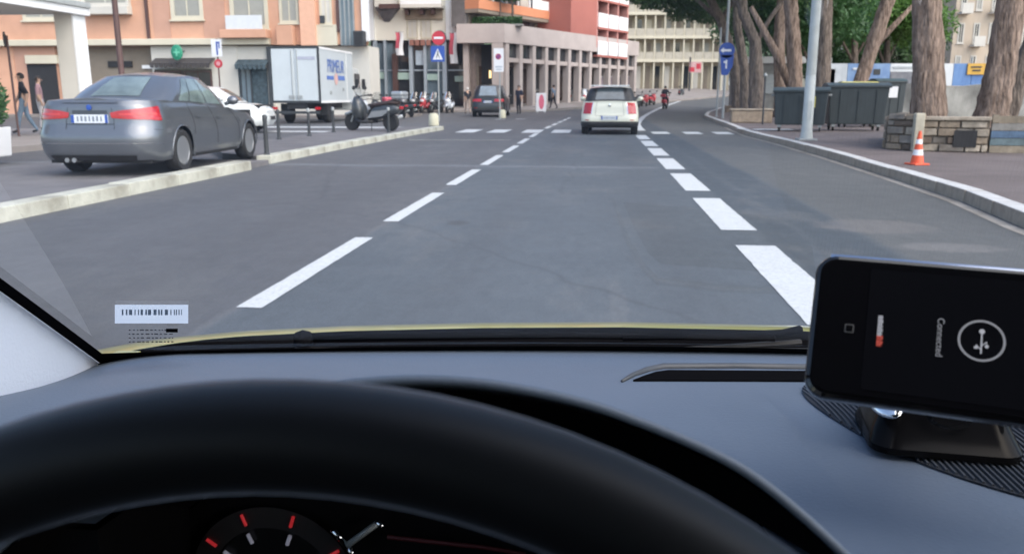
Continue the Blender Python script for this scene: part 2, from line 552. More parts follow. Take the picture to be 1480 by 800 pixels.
def slab(poly, z, mat, name, parent=None):
    """a ground sheet or step: polygon with sides, following the rise"""
    n = len(poly)
    mb = MB()
    mb.add([(x, y, rise(y) + z) for x, y in poly] + [(x, y, rise(y) - 0.3) for x, y in poly],
           [tuple(range(n))] + [(i, (i + 1) % n, n + (i + 1) % n, n + i) for i in range(n)])
    o = mb.build(name, mat, parent, fix=True)
    return o

def strip(name, mat, a, b, w, z=0.004):
    a = Vector(a); b = Vector(b)
    d = (b - a).normalized(); p = Vector((-d.y, d.x)) * w / 2
    mb = MB()
    n = max(2, int((b - a).length / .09)) if mat is WHITE_PAINT and a.y < 30 else 2
    rg = random.Random(int(a.x * 91 + a.y * 37))
    vs = []
    for i in range(n + 1):
        c = a.lerp(b, i / n); j = (lambda: rg.gauss(0, .0014) - (rg.random() ** 12) * .006) if n > 2 else (lambda: 0)
        e = d * (rg.gauss(0, .006) if n > 2 and i in (0, n) else 0)
        for sg in (1, -1):
            v = c + e + p * sg * (1 + j() / (w / 2)); vs.append((v.x, v.y, rise(v.y) + z))
    mb.add(vs, [(2 * i, 2 * i + 1, 2 * i + 3, 2 * i + 2) for i in range(n)])
    return mb.build(name, mat, road, fix=True)

# left dashed line and the broad dashes on the right
y0 = 4.45 - 2 * 3.36
for k in range(11):
    a = y0 + k * 3.36
    if a > 27: break
    strip('lane_dash', WHITE_PAINT, (-1.99 + random.uniform(-.01, .01), a), (-1.99 + random.uniform(-.01, .01), a + 2.43), 0.155)
for k in range(10):
    a = 4.4 - 3.2 + k * 3.2
    if a > 26.6: break
    strip('broad_lane_dash', WHITE_PAINT, (1.295, a), (1.295, min(a + 2.42, 27.2)), 0.32)
for k in range(5):
    a = 31.2 + k * 3.3
    strip('lane_dash', WHITE_PAINT, (-1.95 + k * .08, a), (-1.9 + k * .08, a + 2.3), 0.16)
# solid edge line bending away to the right behind the crossing
cl = [(1.5, 29.4), (1.52, 32), (1.62, 36), (1.95, 41), (2.5, 48), (3.3, 56), (4.4, 65), (6.2, 76), (8.6, 88), (11.8, 102)]
mb = MB()
for (a, b) in zip(cl, cl[1:]):
    d = (Vector(b) - Vector(a)).normalized(); p = Vector((-d.y, d.x)) * 0.14
    A, B = Vector(a), Vector(b)
    q = [A + p, B + p, B - p, A - p]
    mb.add([(v.x, v.y, rise(v.y) + 0.006) for v in q], [(3, 2, 1, 0)])
mb.build('edge_line', WHITE_PAINT, road, weld=True)
# zebra bars (long axis along the road)
for cx in (-4.42, -3.38, -2.23, -1.25, 2.02, 3.05, 4.02):
    strip('crosswalk_bar', WHITE_PAINT, (cx, 27.4 if cx < 0 else 27.0), (cx, 29.9 if cx < 0 else 28.6), 0.62 if cx < 0 else 0.55, 0.0055)
for cx, yy in ((-5.3, 43.0), (-4.3, 43.6)):
    strip('crosswalk_bar', WHITE_PAINT, (cx, yy), (cx + .5, yy), 0.5)
strip('side_street_bar', WHITE_PAINT, (-13.2, 31.5), (-6.9, 31.5), 1.0)
strip('side_street_bar', WHITE_PAINT, (-13.6, 27.6), (-8.9, 27.6), 0.8)
strip('yellow_line', YELLOW_PAINT, (-8.75, 17.5), (-8.6, 26.5), 0.22)
strip('joint_scar', KERB_PALE, (-5.2, 22.6), (-2.4, 22.9), 0.12, 0.0035)

# ------------------------------------------------------------------ right pavement with its kerb
KR = [(3.05, -6), (3.45, 2), (3.93, 8), (4.2, 10), (4.33, 12.5), (4.5, 17), (4.56, 22), (4.5, 26), (4.62, 28.0), (4.95, 33), (5.35, 40), (5.8, 47.5), (6.9, 55), (8.6, 63), (11, 73), (14.5, 86), (19, 100)]
mb = MB()
n = len(KR)
mb.add([(x + 0.2, y, rise(y) + 0.125) for x, y in KR] + [(90, y, rise(y) + 0.125) for x, y in KR] , [(i, n + i, n + i + 1, i + 1) for i in range(n - 1)])
pav_r = struct(mb, 'pavement_right', PAVE, fix=True)

def along(line, step):
    pts = [Vector(p) for p in line]
    out = []; carry = 0.0; pos = pts[0]; i = 0
    out.append(pos.copy())
    need = step
    while i < len(pts) - 1:
        d = pts[i + 1] - pos
        if d.length >= need:
            pos = pos + d.normalized() * need
            out.append(pos.copy()); need = step
        else:
            need -= d.length; i += 1; pos = pts[i]
    return out

def kerb(line, parent, mat, width, height, side, step=1.0):
    """single kerb stones laid end to end; side +1 puts the stone left of the line"""
    pts = along(line, step)
    base = None
    for a, b in zip(pts, pts[1:]):
        L = (b - a).length
        if base is None:
            m = MB()
            m.hexa([(0.006, 0, -0.2), (step - 0.006, 0, -0.2), (step - 0.006, width, -0.2), (0.006, width, -0.2),
                    (0.006, 0.02, height), (step - 0.006, 0.02, height), (step - 0.006, width - .01, height), (0.006, width - .01, height)])
            m.mi = [0, 1, 0, 0, 0, 0]
            base = m.build('kerb_stone', mat, parent, bevel=0.012)
            o = base
        else:
            o = base.copy(); COL.objects.link(o)
        w = atan2(b.y - a.y, b.x - a.x)
        off = Vector((-(b - a).y, (b - a).x)).normalized() * (0 if side > 0 else -width)
        o.location = (a.x + off.x, a.y + off.y, rise(a.y) + random.uniform(-0.006, 0.006))
        o.rotation_euler = (random.uniform(-.01, .01), -math.atan2(rise(b.y) - rise(a.y), L), w + random.uniform(-.006, .006))
KERB_TOP = mk('whitened_kerb_top', (.47, .47, .47), .75, var=.12, scale=6, dirt=.45)
kerb(KR[1:15], pav_r, (KERB_GREY, KERB_TOP), 0.24, 0.14, -1, 1.0)
for (a, b) in zip(KR[1:9], KR[2:10]):
    strip('gutter_line', TAN, (a[0] - 0.1, a[1]), (b[0] - 0.1, b[1]), 0.13)
# worn white paint on the kerb's end at the crossing
mb = MB(); mb.bx(4.5, 4.73, 27.2, 28.2, 0.146, 0.152); mb.build('white_kerb_mark', WHITE_PAINT, pav_r)
mb = MB(); mb.bx(5.0, 6.2, 27.4, 28.1, 0.1285, 0.131); mb.build('white_pavement_mark', WHITE_PAINT, pav_r)

# ------------------------------------------------------------------ median island with pale kerbs
isl = slab([(-5.98, 14.5), (-5.9, 20), (-5.75, 26), (-5.55, 29.3), (-5.9, 29.9), (-6.8, 29.0), (-8.25, 27), (-8.3, 17.2), (-7.2, 15.4)], 0.115, PAVE2, 'median_island')
tag(isl, kind='structure')
kerb([(-5.84, 14.45), (-5.8, 20), (-5.66, 26), (-5.45, 29.6)], isl, (KERB_PALE, KERB_PALE), 0.30, 0.135, 1, 1.0)
kern = slab([(-9.4, 1.0), (-9.4, 13.8), (-8.6, 14.2), (-5.80, 14.2), (-5.80, 1.0)], 0.085, PAVE2, 'parking_bay')
tag(kern, kind='structure')
mb = MB(); mb.bx(-8.9, -8.35, 13.0, 13.3, 0.0852, 0.089); mb.build('bay_mark', WHITE_PAINT, kern)
kerb([(-5.72, 1.2), (-5.70, 8), (-5.66, 14.3)], kern, (KERB_PALE, KERB_PALE), 0.31, 0.15, 1, 1.2)

# ------------------------------------------------------------------ pavements on the left
tag(slab([(-12.4, 2), (-12.4, 24), (-13.4, 26), (-60, 26), (-60, 2)], 0.13, PAVE3, 'pavement_left'), kind='structure')
tag(slab([(-60, 44.4), (-11.5, 44.4), (-10.6, 45.5), (-10.6, 50), (-60, 50)], 0.13, PAVE3, 'pavement_by_salmon_house'), kind='structure')
tag(slab([(-22, 57.5), (-6.5, 57.5), (-4.4, 59.0), (5.6, 80), (12.5, 94), (19, 104), (19, 125), (-22, 125)], 0.13, PAVE3, 'pavement_by_arcade'), kind='structure')

# ------------------------------------------------------------------ buildings
class Fac:
    """a facade: origin, direction to the right, outward normal; boxes are given by left, right, bottom, top, depth"""
    def __init__(s, o, r):
        s.o = Vector((o[0], o[1], 0)); s.r = Vector((r[0], r[1], 0)).normalized(); s.n = Vector((s.r.y, -s.r.x, 0))
    def hit(s, px, py, d=0.0):
        v = ray(px, py); e = Vector((0, 0, EYE)); o = s.o + s.n * d
        t = (o - e).dot(s.n) / v.dot(s.n)
        p = e + v * t
        return (p - o).dot(s.r), p.z
    def px(s, x0, y0, x1, y1, d=0.0):
        u0, z1 = s.hit(x0, (y0 + y1) / 2, d)[0], s.hit((x0 + x1) / 2, y0, d)[1]
        u1, z0 = s.hit(x1, (y0 + y1) / 2, d)[0], s.hit((x0 + x1) / 2, y1, d)[1]
        return u0, u1, z0, z1
    def pt(s, u, d, z): return s.o + s.r * u + s.n * d + Vector((0, 0, z))
    def bar(s, mb, u0, u1, z0, z1, d0, d1):
        mb.hexa([s.pt(u0, d1, z0), s.pt(u1, d1, z0), s.pt(u1, d0, z0), s.pt(u0, d0, z0),
                 s.pt(u0, d1, z1), s.pt(u1, d1, z1), s.pt(u1, d0, z1), s.pt(u0, d0, z1)])
        return mb
    def part(s, name, mat, parent, r, d0, d1, **k):
        return s.bar(MB(), r[0], r[1], r[2], r[3], d0, d1).build(name, mat, parent, **k)
    def window(s, parent, r, pane, fr, d=0.0, fw=0.12, sill=True, mull=1, proud=0.06, name='window'):
        u0, u1, z0, z1 = r
        w = s.part(name, pane, parent, (u0 + fw * .6, u1 - fw * .6, z0 + fw * .6, z1 - fw * .6), d + 0.004, d + 0.02)
        m = MB()
        s.bar(m, u0, u0 + fw, z0, z1, d + .004, d + proud); s.bar(m, u1 - fw, u1, z0, z1, d + .004, d + proud)
        s.bar(m, u0 + fw, u1 - fw, z1 - fw, z1, d + .004, d + proud); s.bar(m, u0 + fw, u1 - fw, z0, z0 + fw, d + .004, d + proud)
        for i in range(1, mull + 1):
            c = u0 + (u1 - u0) * i / (mull + 1)
            s.bar(m, c - .03, c + .03, z0 + fw, z1 - fw, d + .004, d + proud * .7)
        m.build('frame', fr, w)
        if sill: s.part('sill', fr, w, (u0 - .08, u1 + .08, z0 - .08, z0 - .002), d + .004, d + proud + .1)
        return w

def wallbox(f, parent, mat, u0, u1, z0, z1, depth, name='wall'):
    return f.part(name, mat, parent, (u0, u1, z0, z1), -depth, 0.0)

# --- the salmon house facing us at the left
F1 = Fac((0, 46.5), (1, 0))
h1 = thing('apartment_house', 'salmon apartment house with cream cornice and shops at street level', 'building', (-25, 46.5, 0))
def settle(root):                             # parts are modelled in world space; the root Empty sits at the thing's base
    inv = (Matrix.Translation(root.location) @ root.rotation_euler.to_matrix().to_4x4()).inverted()
    for ch in root.children: ch.matrix_parent_inverse = inv
zc0 = F1.hit(200, 66)[1]; u0 = F1.hit(-260, 60)[0]; u1 = F1.hit(533, 60)[0]
m = MB(); m.prism([(u0, 46.5), (u1, 46.5), (u1 - 3.6, 57), (u0, 57)], zc0, 16); m.build('upper_wall', SALMON, h1, fix=True)
F1.part('cornice', CREAM, h1, (u0, F1.hit(392, 60)[0], F1.hit(200, 66)[1], F1.hit(200, 57)[1]), 0.003, 0.35, bevel=.03)
zc = F1.hit(200, 66)[1]
def r1(x0, y0, x1, y1, d=0): return F1.px(x0, y0, x1, y1, d)
# street level bays, left to right
def bay(x0, x1, mat, name, y0=66.5, y1=190, d0=-2.5, d1=-0.06):
    a = F1.px(x0, y0, x1, y1); F1.part(name, mat, h1, (a[0], a[1], 0.0, a[3]), d0, d1)
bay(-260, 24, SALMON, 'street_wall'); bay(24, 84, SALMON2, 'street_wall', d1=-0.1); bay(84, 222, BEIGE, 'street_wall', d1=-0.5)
bay(222, 345, OFFWHITE, 'street_wall'); bay(345, 395, OFFWHITE, 'street_wall', d1=-0.1); bay(395, 533, OFFWHITE, 'street_wall', d1=-0.3)
F1.part('door_lintel', CREAM, h1, r1(38, 80, 84, 92), -.09, 0.12)
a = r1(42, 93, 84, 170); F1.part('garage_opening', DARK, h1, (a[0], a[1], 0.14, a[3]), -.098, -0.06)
a = r1(150, 88, 185, 97); F1.part('shop_sign', DARK, h1, a, -.49, -.4)
a = r1(200, 94, 222, 99); F1.part('shop_sign', WHITE, h1, a, -.49, -.38)
a = r1(226, 100, 308, 170); so = F1.part('shop_window', PANE, h1, (a[0], a[1], 0.5, a[3]), -.058, -0.02)
F1.window(h1, (a[0], a[0] + (a[1] - a[0]) * .48, .45, a[3] - .1), PANE, BROWNMET, -.02, .08, False)
F1.window(h1, (a[0] + (a[1] - a[0]) * .52, a[1], .45, a[3] - .1), PANE, BROWNMET, -.02, .08, False)
def awning(x0, x1, y0, y1, mat, teeth, out):
    a = r1(x0, y0, x1, y1)
    m = MB()
    m.hexa([F1.pt(a[0], out, a[2] + .12), F1.pt(a[1], out, a[2] + .12), F1.pt(a[1], 0, a[3] - .05), F1.pt(a[0], 0, a[3] - .05),
            F1.pt(a[0], out, a[2] + .15), F1.pt(a[1], out, a[2] + .15), F1.pt(a[1], 0, a[3]), F1.pt(a[0], 0, a[3])])
    o = m.build('awning', mat, h1)
    w = (a[1] - a[0]) / teeth
    m = MB()
    for i in range(teeth):
        b = a[0] + i * w
        m.add([F1.pt(b, out + .004, a[2] + .16), F1.pt(b + w, out + .004, a[2] + .16), F1.pt(b + w * .85, out + .004, a[2] - .1), F1.pt(b + w * .15, out + .004, a[2] - .1),
               F1.pt(b, out + .02, a[2] + .16), F1.pt(b + w, out + .02, a[2] + .16), F1.pt(b + w * .85, out + .02, a[2] - .1), F1.pt(b + w * .15, out + .02, a[2] - .1)],
              [(0, 1, 2, 3), (7, 6, 5, 4), (0, 4, 5, 1), (1, 5, 6, 2), (2, 6, 7, 3), (3, 7, 4, 0)])
    m.build('valance', mat, o)
AWN = mk('awning_cloth', (0.05, 0.045, 0.045), 0.9, var=0.3, scale=6)
AWN2 = mk('blue_awning_cloth', (0.05, 0.075, 0.09), 0.9, var=0.5, scale=5)
awning(225, 311, 84, 96, AWN, 13, .7)
awning(344, 389, 86, 98, AWN2, 7, .5)
a = r1(346, 98, 387, 175); F1.part('shop_door', AWN2, h1, (a[0], a[1], .14, a[3]), -.098, -.05)
F1.window(h1, (a[0] + .1, a[1] - .9, .3, a[3]), PANE_B, DARKMET, -.05, .07, False)
a = r1(389, 68, 393, 172); F1.part('drain_pipe', DARKMET, h1, (a[0], a[1], .14, a[3]), -.05, .12)
# upper windows
z_top = 7.4
def upw(x0, x1, y1, pane=SHUTTER, fr=CREAM, fw=.2, d=0, **k):
    a = r1(x0, 0, x1, y1); return F1.window(h1, (a[0], a[1], a[2], z_top), pane, fr, d, fw, **k)
upw(32, 86, 30); upw(247, 294, 29, fw=.22); upw(333, 388, 42, fw=.22)
upw(404, 432, 34, fw=.15); upw(462, 480, 36, pane=OFFWHITE, fw=.12)
upw(-70, -20, 30)
a = r1(124, 0, 191, 22)
bb = F1.part('bay_box', OFFWHITE, h1, (a[0], a[1], a[2], a[2] + .45), .003, .55, bevel=.03)
F1.window(h1, (a[0], a[1], a[2] + .45, z_top), SHUTTER, OFFWHITE, .3, .18, False)
F1.part('bay_back', OFFWHITE, h1, (a[0] + .05, a[1] - .05, a[2] + .45, z_top), .003, .3)
a = r1(212, 0, 224, 57); F1.part('downpipe', BROWNMET, h1, (a[0], a[0] + .16, zc + .35, 16), .003, .14)
a = r1(222, 0, 246, 57); F1.part('recess_shade_panel', SALMON2, h1, (a[0], a[1], zc + .34, 16), .003, .03)  # darker salmon paints the shade of the recess; the panel lies flat
a = r1(294, 0, 326, 57); F1.part('pilaster', SALMON2, h1, (a[0], a[1], zc + .34, 16), .003, .04)
a = r1(326, 44, 392, 56); F1.part('balcony_front', SALMON, h1, (a[0], a[1], a[2], a[3]), .003, .8, bevel=.02)
F1.part('balcony_screen', LAMPCLEAR, h1, (r1(334, 24, 386, 44)[0], r1(334, 24, 386, 44)[1], a[3] + .01, r1(334, 24, 386, 44)[3]), .70, .73)
a = r1(405, 38, 428, 66); F1.part('balcony_front', SALMON, h1, (a[0], a[1], a[2], a[3]), .003, .6, bevel=.02)
a = r1(436, 0, 458, 66); F1.part('pilaster', mk('bright_salmon_render', (0.68, 0.40, 0.28), .85, var=.05), h1, (a[0], a[1], a[2], 16), .003, .3)
a = r1(458, 36, 488, 66); F1.part('panel', CREAM, h1, a, .003, .14)
a = r1(463, 23, 470, 34); F1.part('vent', DARKMET, h1, a, .07, .12)
a = r1(482, 0, 491, 46); F1.part('downpipe', BROWNMET, h1, (a[1] - .15, a[1], a[2], 16), .003, .16)
a = r1(493, 0, 512, 66); F1.part('stair_glazing', PANE_B, h1, (a[0], a[1], a[2], 16), .003, .05)
for q in (0.0, .33, .66, 1.0):
    F1.part('glazing_bar', GREYMET, h1, (a[0] + (a[1] - a[0]) * q - .04, a[0] + (a[1] - a[0]) * q + .04, a[2], 16), .052, .12)
a = r1(524, 0, 534, 60); F1.part('corner_strip', WHITE, h1, (a[0], a[1], a[2], 16), .003, .2)
a = r1(516, 46, 531, 68); ac = F1.part('air_conditioner', DARKMET, h1, a, .21, .75, bevel=.03)
F1.part('grille', BLACK, ac, (a[0] + .08, a[1] - .08, a[2] + .08, a[3] - .08), .753, .77)
for fl in (1, 2):                             # further storeys above the picture
    for x0, x1 in ((32, 86), (130, 185), (247, 294), (333, 388), (404, 432)):
        b = r1(x0, 0, x1, 20); F1.window(h1, (b[0], b[1], z_top + 1.3 + (fl - 1) * 3.4, z_top + 3.2 + (fl - 1) * 3.4), SHUTTER, CREAM, 0, .2)
settle(h1)
# round green shop sign hung out from the wall
gs = thing('shop_sign', 'round green sign on bracket above the dark scalloped awning', 'sign', tuple(F1.pt(F1.hit(267, 77)[0], .9, F1.hit(267, 77)[1])))
m = MB(); m.lathe([(0.0, -.05), (.30, -.05), (.34, -.02), (.34, .02), (.30, .05), (0.0, .05)], 28, Matrix.Rotation(pi / 2, 4, 'X') @ Matrix.Scale(1.25, 4, (0, 1, 0)))
m.build('disc', GREENSIGN, gs, smooth=True, angle=40)
m = MB(); m.tube([(0, .05, .1), (0, .9, .1)], .025, 8); m.build('bracket', DARKMET, gs)
m = MB(); m.bx(-.05, .05, -.062, -.052, -.2, .2).bx(-.19, -.052, -.062, -.052, -.05, .05).bx(.052, .19, -.062, -.052, -.05, .05); m.build('cross', mk('pale_green', (.12, .45, .3), .4), gs)

# --- white portico at the far left, its edge parallel to the road
pc = thing('white_portico', 'white concrete canopy with square post at the left edge', 'canopy', (-14.5, 22.3, 0.13))
m = MB(); m.bx(-.32, .2, -.25, .25, 0, 3.27); m.build('post', OFFWHITE, pc, bevel=.015)
m = MB(); m.bx(.203, .26, -.27, .27, 0, 3.27); m.build('post_facing', WHITE, pc)
m = MB(); m.bx(-4.2, .27, -14, .3, 3.27, 3.62); m.build('roof_slab', OFFWHITE, pc, bevel=.02)
m = MB(); m.bx(.275, .38, -14, .33, 3.22, 3.5); m.build('fascia', WHITE, pc, bevel=.01)
m = MB(); m.bx(.38, .44, -14, .33, 3.42, 3.56); m.build('gutter', mk('grey_gutter', (.35, .37, .37), .5), pc, bevel=.01)

# --- cream building with glass shop front
F2 = Fac((0, 63), (1, 0))
h2 = thing('cream_building', 'cream building with balconies over a blue-grey glass shopfront', 'building', (-14, 63, 0))
def r2(x0, y0, x1, y1, d=0): return F2.px(x0, y0, x1, y1, d)
ua, ub = F2.hit(533, 60)[0], F2.hit(668, 60)[0]
zs = F2.hit(600, 58)[1]
PALECREAM = mk('pale_cream_render', (.76, .73, .64), .85, var=.05, scale=.7, dirt=.2)
wallbox(F2, h2, PALECREAM, ua, ub, zs, 20, 12, 'upper_wall')
F2.part('shop_recess', mk('shop_interior', (.11, .12, .13), .6, var=.6, scale=.6), h2, (ua, ub, 0, zs - .002), -12, -.5)
for x0, x1 in ((533, 541), (645, 662)):
    a = r2(x0, 0, x1, 58); F2.part('pilaster', WHITE, h2, (a[0], a[1], zs, 20), .003, .22)
for x0, x1 in ((541, 546), (556, 559), (592, 597), (613, 617), (640, 646), (674, 681)):
    a = r2(x0, 60, x1, 160); F2.part('mullion', STEELBLUE, h2, (a[0], a[1], .1, zs - .003), -.4, .1)
a = r2(568, 78, 575, 160); F2.part('brown_column', BROWNMET, h2, (a[0], a[1], .1, a[3]), -.3, .12)
for x0, x1, mt in ((546, 556, PANE_B), (559, 568, PANE_B), (575, 592, PANE), (597, 613, PANE), (617, 640, PANE_B), (646, 674, PANE)):
    a = r2(x0, 66, x1, 160); w = F2.part('shop_pane', mt, h2, (a[0] + .02, a[1] - .02, .3, zs - .2), -.3, -.27)
    F2.part('transom', STEELBLUE, w, (a[0] + .02, a[1] - .02, 3.0, 3.1), -.26, -.15)
    F2.part('plinth', STEELBLUE, w, (a[0] + .02, a[1] - .02, .1, .32), -.26, -.15)
GREENPALE = mk('pale_green_panel', (.33, .45, .41), .5, var=.1)
for x0, x1, y0, y1 in ((547, 556, 104, 114), (574, 592, 105, 115), (617, 633, 107, 116), (657, 672, 110, 118)):
    F2.part('sign_panel', GREENPALE, h2, r2(x0, y0, x1, y1), -.14, -.08)
a = r2(600, 73, 613, 94); F2.part('poster', mk('pale_blue_poster', (.42, .5, .58), .5), h2, a, -.24, -.2)
for x0 in (593, 601, 609, 617):
    a = r2(x0, 58, x0 + 6, 66); F2.part('pot', mk('terracotta', (.28, .13, .1), .8), h2, a, .003, .3)
# oriel base and balcony
a = r2(546, 0, 579, 22); oz = F2.hit(562, 12)[1]; ow = (a[1] - a[0])
m = MB()
m.hexa([F2.pt(a[0] + ow * .28, .02, F2.hit(560, 32)[1]), F2.pt(a[0] + ow * .5, .02, F2.hit(560, 32)[1]), F2.pt(a[0] + ow * .5, .003, F2.hit(560, 32)[1]), F2.pt(a[0] + ow * .28, .003, F2.hit(560, 32)[1]),
        F2.pt(a[0], .9, oz), F2.pt(a[1], .9, oz), F2.pt(a[1], .003, oz), F2.pt(a[0], .003, oz)])
ob = m.build('oriel_corbel', mk('slate_grey', (.16, .15, .16), .8, var=.3, scale=2), h2)
F2.part('oriel', OFFWHITE, h2, (a[0], a[1], oz + .003, 20), .003, .9)
F2.part('oriel_moulding', BROWNMET, h2, (a[0] + ow * .2, a[1] + ow * .1, oz - .12, oz + .2), .9, 1.0)
for fl in range(2):
    z = F2.hit(600, 12)[1] + fl * 3.3
    a = r2(584, 0, 642, 12)
    b = F2.part('balcony_slab', OFFWHITE, h2, (a[0], a[1], z - .1, z + .15), .003, 1.3, bevel=.02)
    F2.part('balcony_parapet', WHITE, b, (a[0], a[1], z + .15, z + 1.15), 1.15, 1.3)
    for q in (.08, .45, .72):
        c = a[0] + (a[1] - a[0]) * q
        F2.part('corbel', BROWNMET, b, (c, c + .25, z - .5, z - .1), .003, .9)
    F2.part('soffit', mk('brown_soffit', (.3, .24, .18), .8), b, (a[0] + .1, a[1] - .1, z - .8, z - .11), .003, .25)
a = r2(588, 28, 604, 56); F2.window(h2, (a[0], a[1], a[2], a[3]), OFFWHITE, CREAM, 0, .1, False)
a = r2(608, 28, 624, 56); F2.window(h2, (a[0], a[1], a[2], a[3]), OFFWHITE, CREAM, 0, .1, False)
settle(h2)
for i, (px, y0, y1, lab) in enumerate(((577, 47, 80, 'red and white banner flag left of the no-entry sign'), (655, 48, 92, 'red and white banner flag beside the pink arcade'))):
    fl = thing('banner_flag', lab, 'flag', tuple(at(px, y0, 62.0)), 0, 'banner flags on the glass shopfront')
    L = (at(px, y0, 62).z - at(px, y1, 62).z)
    def wave(u, v, sgn): return (u * .55 - .27 + .04 * sin(v * 7 + i), -.06 + .06 * sin(u * 5 + v * 3) + sgn * .006, -v * L)
    for nm, va, vb, ua_, ub_, mt in (('red_field', 0, .7, 0, .55, PINKRED), ('white_field', 0, 1, .55, 1, SIGNWHITE), ('white_tail', .7, 1, 0, .55, SIGNWHITE)):
        m = MB(); m.grid(lambda u, v: wave(u, v, 1), lin(ua_, ub_, 6), lin(va, vb, 12)).grid(lambda u, v: wave(u, v, -1), lin(ua_, ub_, 6), lin(va, vb, 12)); m.build(nm, mt, fl, smooth=True)
    m = MB(); m.tube([(-.35, .7, .05), (-.3, -.06, .03), (.35, -.06, .03)], .02, 6); m.build('pole', GREYMET, fl)

# --- arcade building of pink stone: a front to us and a long side bending with the road
C0 = Vector((-6.75, 60.3))
DIR = Vector((10.1, 21.0)).normalized()
F3 = Fac(C0, DIR)                              # road side
F3f = Fac((0, 60.3), (1, 0))                   # front
h3 = thing('arcade_building', 'long pink stone arcade with columns, red tower and orange balconies', 'building', (-6.75, 60.3, 0.1))
L3 = 24.0
ZB, ZT = 4.85, 6.15
lf = F3f.hit(660, 60)[0]; rf = C0.x
# podium beam
F3f.part('podium_beam', PINKSTONE, h3, (lf, rf - .003, ZB, ZT), -.8, 0.0)
F3.part('podium_beam', PINKSTONE, h3, (0, L3, ZB, ZT), -.8, 0.002)
m = MB()
q = [Vector((lf, 61.1)), Vector((rf, 61.1)) + DIR * 0, C0 + DIR * L3 - F3.n.to_2d() * .8, C0 + DIR * L3 - F3.n.to_2d() * 11, Vector((lf, 75))]
m.prism([(v.x, v.y) for v in q], 5.9, 6.1); m.build('terrace_slab', PINKSTONE, h3)
# columns along the side, high lintel windows above a rail
ncol = 13
for i in range(ncol):
    c = .5 + (L3 - 1.0) * i / (ncol - 1)
    F3.part('column', PINKSTONE, h3, (c - .22, c + .22, 0, ZB - .003), -.6, -.05, bevel=.02)
F3.part('lintel', PINKSTONE, h3, (.8, L3, 3.55, 3.85), -.5, -.15)
for i in range(ncol - 1):
    a_ = .5 + (L3 - 1) * i / (ncol - 1) + .22; b_ = .5 + (L3 - 1) * (i + 1) / (ncol - 1) - .22
    F3.part('fanlight', PANE, h3, (a_ + .01, b_ - .01, 3.86, ZB - .01), -.4, -.37)
    w = F3.part('shop_pane', PANE if i % 3 else mk('shop_warm', (.10, .07, .06), .2, var=.4), h3, (a_ - .3, b_ + .05, .5, 3.3), -2.62, -2.6)
    F3.part('shop_frame', PINKSTONE if i % 2 else BEIGE, w, (a_ - .42, a_ - .3, .1, 3.5), -2.6, -2.5)
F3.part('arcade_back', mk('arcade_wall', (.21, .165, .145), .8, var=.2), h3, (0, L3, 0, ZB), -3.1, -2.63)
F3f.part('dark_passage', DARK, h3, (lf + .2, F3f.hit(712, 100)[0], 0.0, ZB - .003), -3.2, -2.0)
a = F3f.px(711, 69, 727, 160); F3f.part('corner_pier', PINKSTONE, h3, (a[0], a[1], 0, ZB - .003), -.8, -.02)
a = F3f.px(680, 100, 690, 160); F3f.part('passage_wall', PINKSTONE, h3, (a[0] - .6, a[0] - .2, 0, ZB - .003), -1.9, -.6)
a = F3f.px(702, 101, 705, 112); F3f.part('wall_light', mk('warm_lamp', (.9, .7, .4), .5, emit=(1.0, .72, .3, .9)), h3, a, -1.95, -1.85)
# setback flats with orange balconies
F3b = Fac(C0 - F3.n.to_2d() * 2.0, DIR); UL = F3b.hit(692, 15)[0]
F3b.part('flat_wall', mk('grey_flat_wall', (.16, .15, .145), .8, var=.25, scale=.8), h3, (UL, 13.6, 6.1, 18), -2.4, -1.2)
for fl in range(3):
    z = 7.25 + fl * 3.1
    b = F3b.part('orange_balcony', ORANGE, h3, (UL, 13.6, z, z + .65), -1.2, 0.0)
    F3b.part('slab_edge', BEIGE, b, (UL, 13.6, z - .25, z - .003), -1.2, -.05)
    for i in range(9):
        c = UL + .3 + i * 1.75
        F3b.part('balcony_post', WHITE, b, (c, c + .12, z + .653, z + 2.8), -.2, -.08)
        if fl < 2 or True:
            F3b.part('balcony_door', [PANE, OFFWHITE, PANE_B][i % 3], b, (c + .4, c + 1.6, z + .1, z + 2.4), -1.198, -1.15)
    F3b.part('balcony_screen', WHITE, b, (7.5, 10.2, z + .655, z + 1.35), -.1, -.03)
for i in range(6):
    F3b.part('terrace_window', PANE if i % 2 else BEIGE, h3, (UL + .4 + i * 2.4, UL + 1.9 + i * 2.4, 6.15, 6.95), -1.198, -1.1)
# red tower and the bays beside it
t0 = F3.hit(825, 40)[0]; t1 = F3.hit(863, 40)[0]; t2 = F3.hit(907, 40)[0]
F3.part('red_tower', REDWALL, h3, (t0, t1, ZT + .003, 22), -8, -.003)
F3.part('red_bay_wall', REDWALL, h3, (t1, t2, ZT - 1.2, 22), -8, -1.3)
w3 = (t2 - t1) / 3
for fl in range(5):
    z = F3.hit(884, 81)[1] + fl * (F3.hit(884, 42)[1] - F3.hit(884, 81)[1])
    for i in range(3):
        p = F3.part('balcony_panel', WHITE, h3, (t1 + i * w3 + .12, t1 + (i + 1) * w3 - .12, z, z + 1.15), .02, .1)
        F3.part('balcony_door', PANE, p, (t1 + i * w3 + .4, t1 + (i + 1) * w3 - .35, z + .1, z + 2.3), -1.295, -1.2)
    F3.part('balcony_slab', REDWALL, h3, (t1, t2, z - .18, z - .003), -1.3, .1)
for i in range(4):
    F3.part('bay_post', mk('pale_red_render', (.5, .24, .21), .8), h3, (t1 + i * w3 - .1, t1 + i * w3 + .1, ZT - .9, 22), -1.3, .012)
settle(h3)
